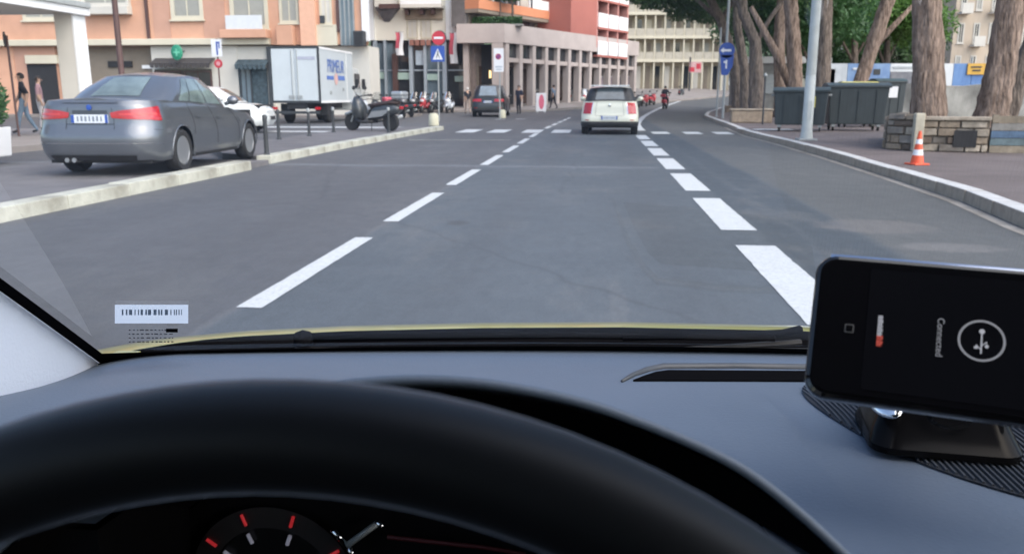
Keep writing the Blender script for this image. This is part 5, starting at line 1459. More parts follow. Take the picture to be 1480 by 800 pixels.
# ------------------------------------------------------------------ dumpsters
def dumpster(loc, rz, lab, w, d, h, lid=BINLID, wheels=True, sticker=None):
    r = thing('dumpster', lab, 'bin', loc, rz, 'grey refuse bins on the right pavement')
    z0 = .2 if wheels else .06
    m = MB(); m.hexa([(-w * .46, -d * .42, z0), (w * .46, -d * .42, z0), (w * .46, d * .42, z0), (-w * .46, d * .42, z0), (-w * .5, -d * .5, h - .1), (w * .5, -d * .5, h - .1), (w * .5, d * .5, h - .1), (-w * .5, d * .5, h - .1)])
    b = m.build('tub', BINGREY, r, bevel=.03)
    for q_ in (-.3, 0, .3):
        m = MB(); m.hexa([(w * q_ - .02, -d * .425 - .02, z0 + .06), (w * q_ + .02, -d * .425 - .02, z0 + .06), (w * q_ + .02, -d * .42, z0 + .06), (w * q_ - .02, -d * .42, z0 + .06),
                          (w * q_ - .02, -d * .5 - .02, h - .2), (w * q_ + .02, -d * .5 - .02, h - .2), (w * q_ + .02, -d * .49, h - .2), (w * q_ - .02, -d * .49, h - .2)]); m.build('rib', BINGREY, b)
    m = MB(); m.bx(-w * .53, w * .53, -d * .54, d * .54, h - .12, h - .06); m.build('rim', BINGREY, r, bevel=.02)
    m = MB(); m.grid(lambda u, v: (u * w * .53, v * d * .54, h - .055 + .10 * (1 - v * v)), lin(-1, 1, 5), lin(-1, 1, 9)); m.grid(lambda u, v: (u * w * .53, v * d * .54, h - .058), lin(-1, 1, 2), lin(-1, 1, 2))
    for s in (-1, 1): m.add([(s * w * .53, v * d * .54, h - .055 + .10 * (1 - v * v)) for v in lin(-1, 1, 9)], [tuple(range(9))])
    m.build('lid', lid, r, smooth=True, angle=40)
    for s in (-1, 1):
        m = MB(); m.cyl((s * w * .5, 0, h - .2), (s * (w * .5 + .1), 0, h - .2), .035, n=10); m.build('lifting_pin', GREYMET, r)
        if wheels:
            for t in (-1, 1):
                m = MB(); m.lathe([(0, -.025), (.07, -.025), (.08, 0), (.07, .025), (0, .025)], 14, Matrix.Translation((s * w * .38, t * d * .33, .08)) @ Matrix.Rotation(pi / 2, 4, 'Y')); wl = m.build('wheel', RUBBER, r, smooth=True, angle=40)
                m = MB(); m.bx(s * w * .38 - .05, s * w * .38 + .05, t * d * .33 - .05, t * d * .33 + .05, .13, .21); m.build('castor_fork', GREYMET, wl)
    if sticker:
        m = MB(); m.hexa([(sticker[0], -d * .5 - .012 + .0, sticker[2]), (sticker[1], -d * .5 - .012, sticker[2]), (sticker[1], -d * .46, sticker[2]), (sticker[0], -d * .46, sticker[2]),
                          (sticker[0], -d * .5 - .022, sticker[3]), (sticker[1], -d * .5 - .022, sticker[3]), (sticker[1], -d * .47, sticker[3]), (sticker[0], -d * .47, sticker[3])]); m.build('sticker', sticker[4], b)
    return r
dumpster((6.15, 26.6, .125), radians(-14), 'dark grey wheeled dumpster with a yellow notice behind the lamp post', 1.55, .95, 1.28, sticker=(.1, .42, .72, 1.05, YELLOW_PL))
dumpster((7.95, 27.3, .125), radians(-4), 'dark grey wheeled dumpster in the middle of the bins', 1.75, 1.0, 1.42)
dumpster((10.2, 31.4, .125), radians(4), 'tall dark bin with a white notice right of the dumpsters', 1.0, .9, 1.62, lid=mk('dark_green_lid', (.04, .065, .065), .5), wheels=False, sticker=(-.12, .2, 1.0, 1.38, SIGNWHITE))
dumpster((8.9, 30.4, .125), radians(3), 'grey dumpster with a yellow lid behind the middle dumpster', 1.15, .9, 1.5, lid=YELLOW_PL)

# ------------------------------------------------------------------ stone planter wall with trees, cone
sw = thing('stone_planter_wall', 'low rough stone planter wall around the big pines', 'wall', (5.7, 17.3, .125))
random.seed(21)
def wall_run(a, b, h, th, parent):
    a = Vector(a); b = Vector(b); d = b - a; L = d.length; d.normalize(); n_ = Vector((-d.y, d.x))
    M = Matrix(((d.x, n_.x, 0, a.x), (d.y, n_.y, 0, a.y), (0, 0, 1, 0), (0, 0, 0, 1)))
    m = MB(); m.hexa([M @ Vector(q) for q in ((0, -th * .35, 0), (L, -th * .35, 0), (L, th * .35, 0), (0, th * .35, 0), (0, -th * .35, h), (L, -th * .35, h), (L, th * .35, h), (0, th * .35, h))]); m.build('mortar_core', mk('old_mortar', (.16, .135, .11), .95, var=.2), parent)
    z = 0.0; row = 0
    while z < h - .1:
        hh = random.uniform(.12, .19); u = -.0 - (row % 2) * .1
        if z + hh > h - .04: hh = h - z
        while u < L:
            w = random.uniform(.18, .46)
            u0_, u1_ = max(u, 0), min(u + w - .02, L)
            if u1_ - u0_ > .06:
                j = lambda: random.uniform(-.014, .014)
                m = MB(); o_ = random.uniform(-.035, .02)
                m.hexa([M @ Vector((u0_ + abs(j()), -th / 2 + o_ + j(), z + .012)), M @ Vector((u1_ + j() * .5, -th / 2 + o_ + j(), z + .012 + abs(j()))), M @ Vector((u1_, th / 2, z + .012)), M @ Vector((u0_, th / 2, z + .012)),
                        M @ Vector((u0_ + abs(j()), -th / 2 + o_ + j(), z + hh - .01)), M @ Vector((u1_ + j() * .5, -th / 2 + o_ + j(), z + hh - .01 + j() * .5)), M @ Vector((u1_, th / 2, z + hh - .01)), M @ Vector((u0_, th / 2, z + hh - .01))])
                m.build('stone', STONES[random.randrange(4)], parent, bevel=.015)
            u += w
        z += hh; row += 1
STONES = [mk('wall_stone_' + c, col, .9, var=.3, scale=6, bump=.7, bscale=22, dirt=.6) for c, col in (('tan', (.27, .215, .16)), ('grey', (.22, .195, .17)), ('brown', (.15, .115, .09)), ('pale', (.36, .31, .25)))]
wall_run((.28, .55), (.62, .0), .72, .3, sw); wall_run((.62, -.04), (1.75, -.36), .60, .3, sw)
wall_run((.3, .65), (2.0, 4.8), .66, .3, sw)
for a, b in (((.5, -.02), (1.76, -.36)),):
    a = Vector(a); b = Vector(b); d = (b - a).normalized(); n_ = Vector((-d.y, d.x)) * .2
    m = MB(); q4 = [a - n_, b - n_, b + n_, a + n_]; m.hexa([(v.x, v.y, .605) for v in q4] + [(v.x, v.y, .675) for v in q4]); m.build('coping_stone', STONES[3], sw, bevel=.015)
m = MB(); m.bx(.42, .6, -.29, -.14, 0, .74); m.build('pale_pillar', mk('pale_pillar', (.4, .37, .3), .9, var=.15, scale=8, dirt=.5), sw, bevel=.02)
m = MB(); m.hexa([(1.12, -.385, .1), (1.5, -.495, .1), (1.5, -.4, .1), (1.12, -.29, .1), (1.12, -.385, .42), (1.5, -.495, .42), (1.5, -.4, .42), (1.12, -.29, .42)]); m.build('drain_opening', DARK, sw)
# painted boards leaning on the right stretch of the wall
m = MB()
pw = thing('painted_hoarding', 'low weathered blue and brown board fence right of the stone wall', 'fence', (7.5, 16.82, .125))
BRD = [mk('board_' + c, col, .85, var=.35, scale=5, dirt=.8, bump=.3, bscale=30) for c, col in (('brown', (.2, .17, .13)), ('teal', (.10, .14, .155)), ('blue', (.075, .125, .2)), ('grey', (.19, .185, .175)))]
for i, z in enumerate((.0, .14, .28, .42, .56)):
    for j in range(5):
        m = MB(); x0_ = -.05 + j * .8 - (i % 2) * .0; m.bx(x0_, x0_ + .79, -.02 - j * .0, .03, z + .005, z + .135); o_ = m.build('board', BRD[[3, 1, 2, 1, 0][i] if (i + j) % 3 else [0, 3, 1, 3, 0][i]], pw)
for j in range(3):
    m = MB(); m.bx(-.02 + j * 1.6, .08 + j * 1.6, .035, .12, 0, .72); m.build('post', BRD[0], pw)
pw.rotation_euler = (0, 0, radians(-4))
# the earth inside the planter
m = MB(); m.prism([(6.2, 17.85), (8.6, 16.95), (14.5, 16.6), (14.5, 24), (7.8, 22)], .12, .56); tag(m.build('planter_earth', mk('earth', (.09, .07, .055), .95, var=.3, scale=3, bump=.6, bscale=10, dirt=.4)), kind='structure')

q = on(1325, 238, .125); cn = thing('traffic_cone', 'orange traffic cone with white bands before the stone wall', 'cone', (q.x, q.y, .125), .3)
cn.scale = (.8, .8, .8)
m = MB(); m.bx(-.17, .17, -.17, .17, 0, .035); m.build('base', ORANGE_PL, cn, bevel=.02)
def cz(z): return .13 - .1 * z / .64
for nm, a, b, mt in (('orange_band', .035, .19, ORANGE_PL), ('white_band', .19, .3, SIGNWHITE), ('orange_band', .3, .41, ORANGE_PL), ('white_band', .41, .50, SIGNWHITE), ('orange_tip', .50, .66, ORANGE_PL)):
    m = MB(); m.lathe([(cz(a), a), (cz(b), b)], 24); m.build(nm, mt, cn, smooth=True, angle=50)

# low wall pieces by the far pines
for px, py, w, lab in ((1086, 178, 1.6, 'low stone kerb wall under the far pines'), (1062, 163, 1.2, 'dark rock at the foot of the leaning far pine')):
    q = on(px, py, .125); s_ = thing('low_wall', lab, 'wall', (q.x, q.y, .125), 0)
    random.seed(px)
    m = MB(); m.bx(-w / 2, w / 2, 0, .35, 0, .5 if px > 1070 else .4); m.build('block', STONES[0 if px > 1070 else 2], s_, bevel=.05)
    m = MB(); m.bx(-w / 2 - .04, w / 2 + .04, -.04, .39, .5 if px > 1070 else .4, .56 if px > 1070 else .45); m.build('coping', STONES[3 if px > 1070 else 2], s_, bevel=.02)

# ------------------------------------------------------------------ pines
def crown(m, clumps, n, leaf, rnd, squash=.6):
    for (c, R) in clumps:
        c = Vector(c)
        for k in range(n):
            d = Vector((rnd.gauss(0, 1), rnd.gauss(0, 1), rnd.gauss(0, 1))).normalized() * (rnd.random() ** .45)
            p = c + Vector((d.x * R, d.y * R, d.z * R * squash))
            e = (d + Vector((rnd.gauss(0, .7), rnd.gauss(0, .7), rnd.gauss(0, .7)))).normalized() * leaf * rnd.uniform(.7, 1.4)
            g = e.cross(Vector((rnd.gauss(0, 1), rnd.gauss(0, 1), rnd.gauss(0, 1)))).normalized() * leaf * .28
            m.add([p - e * .5, p + g, p + e, p - g], [(0, 1, 2, 3)])

def pine(label, pts, rs, bark, leafm, limbs, clumps, n=420, leaf=.2, group='pines on the right pavement', seed=1, squash=.6, name='pine_tree'):
    """pts: trunk points in the world"""
    rnd = random.Random(seed)
    b = Vector(pts[0])
    r = thing(name, label, 'tree', tuple(b), 0, group)
    loc = [Vector(p) - b for p in pts]
    # smooth the trunk and roughen it
    fine, fr = [], []
    for i in range(len(loc) - 1):
        for t in lin(0, 1, 13)[:-1]:
            fine.append(loc[i].lerp(loc[i + 1], t)); fr.append((rs[i] + (rs[i + 1] - rs[i]) * t) * rnd.uniform(.95, 1.06))
    fine.append(loc[-1]); fr.append(rs[-1])
    fr[0] *= 1.25; fr[1] *= 1.08
    tm = MB().tube(fine, fr, 30)
    vs = []
    for (x, y, z) in tm.v:
        i = min(range(len(fine)), key=lambda k: abs(fine[k].z - z)); c = fine[i]
        d = Vector((x, y, z)) - c; w = atan2(d.y, d.x)
        nz = mnoise.noise(Vector((cos(w) * 2.4, sin(w) * 2.4, z * .9 + seed * 7))) + .6 * mnoise.noise(Vector((cos(w) * 6, sin(w) * 6, z * 2.0 + seed * 3)))
        d *= 1 + .05 * sin(5 * w + z * 1.3) + .075 * nz
        vs.append(tuple(c + d))
    tm.v = vs
    tm.build('trunk', bark, r, smooth=True)
    for L_ in limbs:
        MB().tube([Vector(p) - b for p in L_[0]], L_[1], 9).build('limb', bark, r, smooth=True)
    if clumps:
        m = MB(); crown(m, [((Vector(c) - b), R) for c, R in clumps], n, leaf, rnd, squash); m.build('crown', leafm, r)
    return r
def ring_clumps(cx, cy, z0, R, z1, n, rnd, lo=.9, hi=1.7):
    out = []
    for k in range(n):
        a = rnd.uniform(0, 2 * pi); q = R * sqrt(rnd.random())
        out.append(((cx + q * cos(a), cy + q * sin(a), z0 + (z1 - z0) * rnd.random() * (1 - .5 * q / R)), rnd.uniform(lo, hi)))
    return out
def px3(p): return at(*p)
rr = random.Random(5)
# two thick trunks in the planter
A = px3((1345, 196, 18.6)); B = px3((1341, 90, 18.6)); C = px3((1339, 0, 18.6))
pine('thick straight pine trunk behind the traffic cone', [(A.x, A.y, .3), tuple(B), tuple(C), (C.x - .1, C.y + .2, 9), (C.x - .3, C.y + .5, 11)], [.37, .295, .28, .24, .15], BARK, LEAF_D,
     [([(C.x - .2, C.y + .3, 9), (C.x - 2.5, C.y + 1, 11)], [.13, .05]), ([(C.x - .2, C.y + .3, 9.3), (C.x + 2.4, C.y - .5, 11.2)], [.13, .05])], ring_clumps(C.x, C.y + .5, 10.5, 4.2, 13, 26, rr), n=260, seed=2)
A = px3((1426, 200, 18.4)); B = px3((1447, 100, 18.4)); C = px3((1461, 0, 18.4))
pine('thick pine trunk leaning right, nearest the right edge', [(A.x, A.y, .3), tuple(B), tuple(C), (C.x + 1.0, C.y + .2, 8.5), (C.x + 1.4, C.y + .5, 10.5)], [.37, .27, .27, .22, .14], BARK, LEAF_D,
     [([(C.x + .9, C.y + .2, 8.2), (C.x - 1, C.y + 1, 10.5)], [.12, .05])], ring_clumps(C.x + 1.4, C.y + .5, 10.2, 4.0, 12.5, 24, rr), n=260, seed=3)
A = px3((1452, 178, 21.5)); B = px3((1472, 110, 21.5)); C = px3((1500, 40, 21.5))
pine('thinner dark pine stem leaning out behind the right-edge pine', [(A.x, A.y, .3), tuple(B), tuple(C), (C.x + 1.6, C.y, 7)], [.24, .2, .18, .1], BARK2, LEAF_D, [], ring_clumps(C.x + 1.8, C.y, 7.5, 2.4, 9, 12, rr), n=200, seed=4)
# leaning and straight trunks behind the bins
A = px3((1224, 172, 36)); B = px3((1240, 128, 36)); C = px3((1284, 0, 36))
pine('slanting pine trunk leaning right behind the yellow-lidded bin', [(A.x, A.y, .1), tuple(B), tuple(C), (C.x + 1.6, C.y + .3, 9.5)], [.32, .28, .27, .18], BARK, LEAF_B, [([tuple(B.lerp(C, .45)), tuple(B.lerp(C, .85) + Vector((1.1, 0, .3)))], [.16, .08])], ring_clumps(C.x + 1.5, C.y + 1, 9.0, 4.0, 12, 22, rr), n=260, seed=5)
A = px3((1187, 165, 34)); B = px3((1190, 100, 34)); C = px3((1194, 0, 34))
pine('slim upright pine trunk just right of the lamp post', [(A.x, A.y, .1), tuple(B), tuple(C), (C.x + .2, C.y, 9.5)], [.30, .26, .25, .18], BARK2, LEAF_D, [], ring_clumps(C.x, C.y + 1, 9.5, 3.5, 12, 18, rr), n=260, seed=6)
A = px3((1150, 168, 36)); B = px3((1148, 90, 36)); C = px3((1143, 0, 36))
pine('broad pine trunk partly hidden left of the lamp post', [(A.x, A.y, .1), tuple(B), tuple(C), (C.x - .3, C.y, 9.5)], [.34, .29, .27, .18], BARK, LEAF_D, [([tuple(A.lerp(B, .4)), tuple(px3((1118, 70, 36))), tuple(px3((1085, 10, 36)))], [.2, .16, .1])], ring_clumps(C.x - 1, C.y + 1, 9.2, 3.8, 12, 20, rr), n=260, seed=7)
# the group before the bend
A = px3((1094, 168, 40)); B = px3((1092, 62, 40)); C = px3((1074, 18, 40)); D = px3((1070, -40, 40))
pine('forked pine with a pale thin branch before the bend', [(A.x, A.y, .1), tuple(B), tuple(C), tuple(D), (D.x - .3, D.y + .5, 10)], [.40, .25, .22, .2, .13], BARK2, LEAF_D,
     [([tuple(B), tuple(px3((1112, 28, 40))), tuple(px3((1140, -12, 40)))], [.15, .1, .08]), ([tuple(C), (C.x - 2, C.y + 3, 8.5)], [.12, .05])], ring_clumps(D.x - 1.0, D.y + 4, 6.8, 4.2, 10.5, 34, rr), n=360, seed=8)
A = px3((1070, 160, 48)); B = px3((1062, 90, 48)); C = px3((1042, 30, 48)); D = px3((1022, -10, 48))
pine('dark pine leaning left over the road before the bend', [(A.x, A.y, .1), tuple(B), tuple(C), tuple(D), (D.x - 1.5, D.y + 1, 10.5)], [.40, .28, .24, .2, .12], BARK2, LEAF_D,
     [([tuple(C), (C.x - 2.5, C.y + 4, 8.0)], [.14, .05]), ([tuple(C), (C.x + 2.0, C.y + 2, 8.2)], [.14, .05])],
     [((5.2, 56, 6.9), 1.5), ((3.2, 55, 7.2), 1.3), ((6.8, 57, 6.6), 1.5), ((4.4, 58, 7.6), 1.5), ((7.4, 60, 6.9), 1.5), ((5.8, 61, 7.0), 1.5), ((3.4, 60, 7.9), 1.4), ((2.2, 57, 7.8), 1.1), ((8.8, 58, 6.3), 1.5), ((6.2, 54.5, 7.8), 1.5), ((4.4, 54, 8.4), 1.6), ((8.0, 54, 7.3), 1.5), ((9.8, 60, 7.2), 1.6), ((7.2, 52, 8.2), 1.6), ((9.6, 55, 6.0), 1.2)]
     + ring_clumps(D.x - 2.0, D.y + 9, 8.8, 4.2, 11.5, 20, rr), n=900, leaf=.19, seed=9)
A = px3((1078, 160, 43)); B = px3((1076, 100, 43)); C = px3((1066, 40, 43))
pine('grey pine stem between the forked pine and the leaning one', [(A.x, A.y, .1), tuple(B), tuple(C), (C.x - .3, C.y + .5, 8.5)], [.28, .22, .2, .12], BARK2, LEAF_D, [], ring_clumps(C.x + .5, C.y + 4, 7.2, 3.2, 9.5, 20, rr), n=340, seed=10)
A = px3((1128, 160, 44)); B = px3((1126, 60, 44)); C = px3((1130, 0, 44))
pine('reddish pine stem beside the hidden broad trunk', [(A.x, A.y, .1), tuple(B), tuple(C), (C.x + .2, C.y + .5, 9)], [.3, .27, .24, .14], BARK, LEAF_D, [], ring_clumps(C.x + .5, C.y + 5, 6.8, 3.6, 9.5, 24, rr), n=340, seed=11)
# broadleaf trees behind the hoarding
for px, Y, z0, R, lf, lab, sd in ((1225, 58, 5.6, 4.4, LEAF_B, 'bright green tree crown behind the slanting pine', 12), (1272, 62, 5.2, 3.2, LEAF_B, 'bright green tree left of the thick straight pine', 13), (1285, 74, 3.2, 4.0, LEAF_D, 'dark green tree lower behind the hoarding', 14),
                                (1120, 66, 4.6, 4.2, LEAF_M, 'green tree behind the forked pine and its neighbours', 15), (1165, 54, 5.0, 3.6, LEAF_M, 'green tree crown above the dumpsters behind the lamp post', 17), (1195, 78, 3.4, 3.6, LEAF_M, 'mid green tree beyond the slim upright trunk', 16)):
    q = at(px, 150, Y); rn = random.Random(sd)
    cl_ = ring_clumps(q.x, Y, z0, R, z0 + 4.5, 20, rn, 1.0, 1.9)
    pine(lab, [(q.x, Y, .1), (q.x + .2, Y, z0 * .6), (q.x, Y + .2, z0 + 3)], [.28, .22, .1], BARK2, lf, [([(q.x + .1, Y, z0 * .6), (q.x - R * .5, Y - .5, z0 + 1.4)], [.1, .04]), ([(q.x + .1, Y, z0 * .6), (q.x + R * .5, Y + .5, z0 + 1.6)], [.1, .04])], cl_, n=330, leaf=.26, group='broadleaf trees behind the hoarding', seed=sd, squash=.8, name='broadleaf_tree')

# ------------------------------------------------------------------ hoarding with printed panels
def print_mat(name, a, b, sc, hor=None):
    m = mk(name, a, .5, var=.05, scale=sc, col2=b)
    return m
hd = thing('printed_hoarding', 'site hoarding with printed blue sky pictures behind the bins', 'hoarding', (18, 42, .1))
Yh = 42.0
PR = [print_mat('print_cloud', (.46, .50, .54), (.6, .63, .66), 1.2), print_mat('print_blue_sky', (.07, .16, .40), (.30, .43, .60), .8), print_mat('print_white', (.58, .62, .66), (.66, .68, .7), 1),
      print_mat('print_dusk', (.13, .14, .17), (.24, .24, .26), 3), print_mat('print_deep_blue', (.07, .16, .40), (.15, .28, .52), .7), print_mat('print_pale_blue', (.36, .46, .58), (.6, .64, .68), 1.1)]
def hp(x0, x1, y0, y1, mat, nm='panel', d=0.0):
    a = at(x0, (y0 + y1) / 2, Yh); b = at(x1, (y0 + y1) / 2, Yh)
    m = MB(); m.bx(a.x - 18 + .01, b.x - 18 - .01, -.03 - d, .03 - d, at(x0, y1, Yh).z - .1, at(x0, y0, Yh).z - .1)
    return m.build(nm, mat, hd)
for x0, x1, mt in ((1196, 1224, PR[0]), (1224, 1254, PR[1]), (1254, 1286, PR[1]), (1326, 1356, PR[5]), (1356, 1377, PR[2]), (1377, 1404, PR[4]), (1404, 1432, PR[4]), (1432, 1460, PR[2]), (1460, 1500, PR[5]), (1500, 1540, PR[1])):
    p_ = hp(x0, x1, 92, 127 if x0 < 1300 else 124, mt)
hp(1286, 1326, 92, 104, PR[2]); hp(1286, 1326, 104.3, 127, PR[3])
hp(1180, 1206, 100, 140, PR[0]); 
hp(1197, 1250, 127.5, 150, PR[5], 'lower_panel'); hp(1250, 1300, 127.5, 165, PR[0], 'lower_panel')
yb = hp(1397, 1423, 92, 108, mk('amber_sign', (.62, .36, .06), .5, var=.05), 'amber_sign', .07)
hp(1402, 1418, 96, 98, DARKMET, 'amber_sign_text', .102); hp(1404, 1416, 101, 103, DARKMET, 'amber_sign_text', .102)
hp(1290, 1322, 96, 99, mk('print_grey_text', (.4, .43, .46), .5), 'panel_text', .035)
hp(1262, 1272, 100, 108, DARKMET, 'panel_mark', .035); hp(1232, 1250, 98, 101, PR[2], 'panel_text', .035)
for px in (1200, 1254, 1326, 1404, 1480):
    a = at(px, 110, Yh); m = MB(); m.cyl((a.x - 18, .12, 0), (a.x - 18, .12, 2.85), .05, n=8); m.build('post', GREYMET, hd)
# rough grey retaining wall beneath the hoarding
rw = thing('grey_retaining_wall', 'rough grey concrete wall below the hoarding between the thick pines', 'wall', (16, 38, .1))
m = MB(); m.grid(lambda u, v: (u, .25 * sin(u * .9) + .1 * sin(u * 2.3 + v * 4) - v * .25, v * 1.55 + .08 * sin(u * 1.3)), lin(-6, 12, 50), lin(0, 1, 8)); m.grid(lambda u, v: (u, .25 * sin(u * .9) + .1 * sin(u * 2.3 + 4) - .25 + v * .6, 1.55 + .08 * sin(u * 1.3)), lin(-6, 12, 50), lin(0, 1, 3)); m.build('face', mk('rough_concrete', (.26, .26, .245), .95, var=.3, scale=1.2, bump=.6, bscale=6, dirt=.6), rw, smooth=True)
# kiosk seen between the trunks
kq = at(1110, 150, 56)
ks = thing('kiosk', 'white-roofed kiosk with red panel seen between the pines', 'kiosk', (kq.x, 56, .12))
m = MB(); m.bx(-2.4, 2.2, 0, 2, 3.1, 3.5); m.build('canopy', WHITE, ks, bevel=.02)
m = MB(); m.bx(-2.2, 2.0, .3, 2, 0, 3.095); m.build('booth', mk('booth_grey', (.2, .2, .19), .7, var=.2), ks)
m = MB(); m.bx(.6, 1.4, .2, .295, 1.6, 2.5); m.build('red_panel', SIGNRED, ks)
m = MB(); m.bx(-.3, .4, .2, .295, 1.2, 2.4); m.build('cabinet', GREYMET, ks)
m = MB(); m.bx(-2.0, -.5, .2, .295, 1.0, 2.7); m.build('hatch', PANE, ks)
wq = at(1078, 84, 60); m = MB()
s_ = thing('white_panel_board', 'white board between the leaning and forked pines', 'board', (wq.x, 60, .12)); m = MB(); m.bx(-.35, .35, -.03, .03, 2.2, 3.3); m.build('panel', SIGNWHITE, s_); m = MB(); m.cyl((0, .05, 0), (0, .05, 3.2), .05, n=8); m.build('post', GREYMET, s_)

# ------------------------------------------------------------------ background blocks at the right, and the slope behind
def block(label, px0, px1, Y, top, mat, rows, colsn, z0=2.0, st=3.2, pane=PANE, slab_mat=OFFWHITE):
    a = at(px0, 100, Y); b = at(px1, 100, Y)
    f = Fac((0, Y), (1, 0)); r = thing('apartment_block', label, 'building', ((a.x + b.x) / 2, Y, 0))
    f.part('wall', mat, r, (a.x, b.x, 0, top), -10, 0)
    f.part('roof_edge', OFFWHITE, r, (a.x - .2, b.x + .2, top + .003, top + .4), -10.2, .25)
    cw = (b.x - a.x) / colsn
    for k in range(rows):
        z = z0 + k * st
        for i in range(colsn):
            u = a.x + cw * (i + .5)
            f.window(r, (u - cw * .2, u + cw * .2, z + .2, z + 2.2), pane if (i + k) % 3 else SHUTTER, slab_mat, 0, .12, True)
            if (i + k) % 2 == 0:
                s2 = f.part('balcony', slab_mat, r, (u - cw * .36, u + cw * .36, z - .15, z + .0), .003, 1.1)
                f.part('parapet', slab_mat, s2, (u - cw * .36, u + cw * .36, z + .003, z + .85), 1.0, 1.1)
    settle(r)
block('cream apartment tower with small balconies right of the thick straight pine', 1372, 1438, 92, 30, mk('tower_cream', (.5, .42, .33), .85, var=.08, scale=.4, dirt=.2), 8, 3, 3.0)
block('grey-beige apartment block just left of the cream tower', 1300, 1371, 106, 26, mk('tower_grey', (.36, .33, .3), .85, var=.1, scale=.4, dirt=.3), 7, 4, 3.0)
block('pale low block at the right edge behind the leaning pine', 1439, 1640, 104, 10.5, OFFWHITE, 2, 8, 3.0)
block('pale block glimpsed behind the bright green trees', 1140, 1299, 112, 18, CREAM, 5, 8, 3.0)
# a wooded slope closing the view
m = MB(); m.grid(lambda x, y: (x, y, max(0, (y - 150)) * .42 + 2 + 5 * sin(x * .03) + rise(min(y, 299)) * .0), lin(-350, 400, 50), lin(150, 420, 20)); struct(m, 'hill', mk('wooded_hill', (.06, .09, .045), .95, var=.5, scale=.05, bump=1, bscale=.3), smooth=True)
# ------------------------------------------------------------------ our own car: cabin seen from the driver's seat
DASH = mk('dash_soft_plastic', (.110, .140, .188), .55, var=.08, scale=3, bump=.08, bscale=420, spec=.4)
DASHB = mk('dash_black', (.006, .006, .007), .85, var=.1, spec=.0)
LEATHER = mk('wheel_leather', (.006, .007, .009), .5, var=.05, scale=20, spec=.25)
_b = LEATHER.node_tree.nodes['Principled BSDF']; _b.inputs['Sheen Weight'].default_value = .45; _b.inputs['Sheen Roughness'].default_value = .26; _b.inputs['Sheen Tint'].default_value = (.62, .74, 1, 1)
TRIM = mk('pale_pillar_trim', (.68, .74, .84), .75, var=.03, scale=3, bump=.1, bscale=350)
HEADLINE = mk('headliner', (.16, .165, .175), .95, var=.05)
HOODP = mk('yellow_green_paint', (.28, .27, .07), .3, var=.03, coat=.6)
COWL = mk('cowl_plastic', (.05, .055, .06), .7, var=.2, scale=8, bump=.2, bscale=150)
GLOSSB = mk('gloss_black', (.006, .006, .007), .08, var=.1, spec=.6)
SCREENB = mk('phone_glass', (.004, .004, .005), .05, var=.05, spec=.35)
WSG = glass_mat('windscreen_glass', (.955, .97, .965), 1.0)
XC = .30
me_car = thing('yellow_green_car', 'cabin and yellow-green bonnet of the car the photo is taken from', 'car', (0, 0, 0))

def yend(X): return .775 - .07 * ((X - XC) / .766) ** 2
def dz(X, Y):
    s = max(0, min(1, (yend(X) - Y) / .28)); s = s * s * (3 - 2 * s)
    z = .961 + .038 * s
    if X < -.38: z -= 1.4 * (X + .38) ** 2
    if X > .98: z -= 1.4 * (X - .98) ** 2
    return z
def dash_hit(px, py):
    z = .99
    for _ in range(12):
        p = on(px, py, z); z = dz(p.x, p.y)
    return Vector((p.x, p.y, z))
XB = at(604, 548, .32).x
def ystart(X):
    d = abs(X - XB)
    if d < .155: return .43
    if d < .2: return .34
    return .16 if X > XB else .30
XS = lin(-.56, 1.16, 150)
m = MB(); m.grid(lambda X, v: (X, ystart(X) + (yend(X) - ystart(X)) * v, dz(X, ystart(X) + (yend(X) - ystart(X)) * v)), XS, lin(0, 1, 40))
dash = m.build('dashboard', DASH, me_car, smooth=True)
m = MB(); m.grid(lambda X, v: (X, ystart(X) + .001, dz(X, ystart(X)) - .004 - v * .42), XS, [0, 1]); m.build('dash_front', DASHB, dash)
m = MB(); m.bx(-.56, 1.16, .42, .44, .35, .955); m.build('firewall', DASHB, me_car)
# binnacle: lip, hood and dark inside
half = [(604, 548), (680, 551.5), (750, 561), (830, 578), (900, 600), (1000, 640), (1080, 682), (1150, 736), (1220, 800), (1275, 858), (1310, 910)]
lipc = [(1208 - x, y) for x, y in reversed(half[1:])] + half
def catmull(P, k=4):
    out = []
    for i in range(len(P) - 1):
        a, b, c, d = P[max(i - 1, 0)], P[i], P[i + 1], P[min(i + 2, len(P) - 1)]
        for j in range(k):
            t = j / k; out.append(tuple(.5 * ((2 * b[q]) + (c[q] - a[q]) * t + (2 * a[q] - 5 * b[q] + 4 * c[q] - d[q]) * t * t + (3 * b[q] - a[q] - 3 * c[q] + d[q]) * t ** 3) for q in (0, 1)))
    return out + [P[-1]]
lip = [at(x, y, .32) for x, y in catmull(lipc)]
m = MB(); m.tube(lip, .0022, 10); bn = m.build('instrument_binnacle', DASH, me_car, smooth=True)
def hoodf(i, v):
    p = lip[i]; Y = .32 + .25 * v
    z = p.z - .0012 - .15 * v
    return Vector((XB + (p.x - XB) * (1 + .03 * v), Y, z))
m = MB(); m.grid(lambda i, v: hoodf(int(i), v), list(range(len(lip))), lin(0, 1, 12)); m.build('binnacle_hood', DASH, bn, smooth=True)
m = MB(); m.grid(lambda i, v: Vector((XB + (lip[int(i)].x - XB) * (1 - .06 * v), .322 + .09 * v, lip[int(i)].z - .005 - .05 * v)), list(range(len(lip))), lin(0, 1, 4)); m.build('binnacle_lining', DASHB, bn, smooth=True)
YC = .41
m = MB(); m.add([(XB + (p.x - XB) * .93, YC, p.z - .055) for p in lip] + [(lip[-1].x, YC - .02, .70), (lip[0].x, YC - .02, .70)], [tuple(range(len(lip) + 2))]); clu = m.build('instrument_panel', DASHB, me_car)
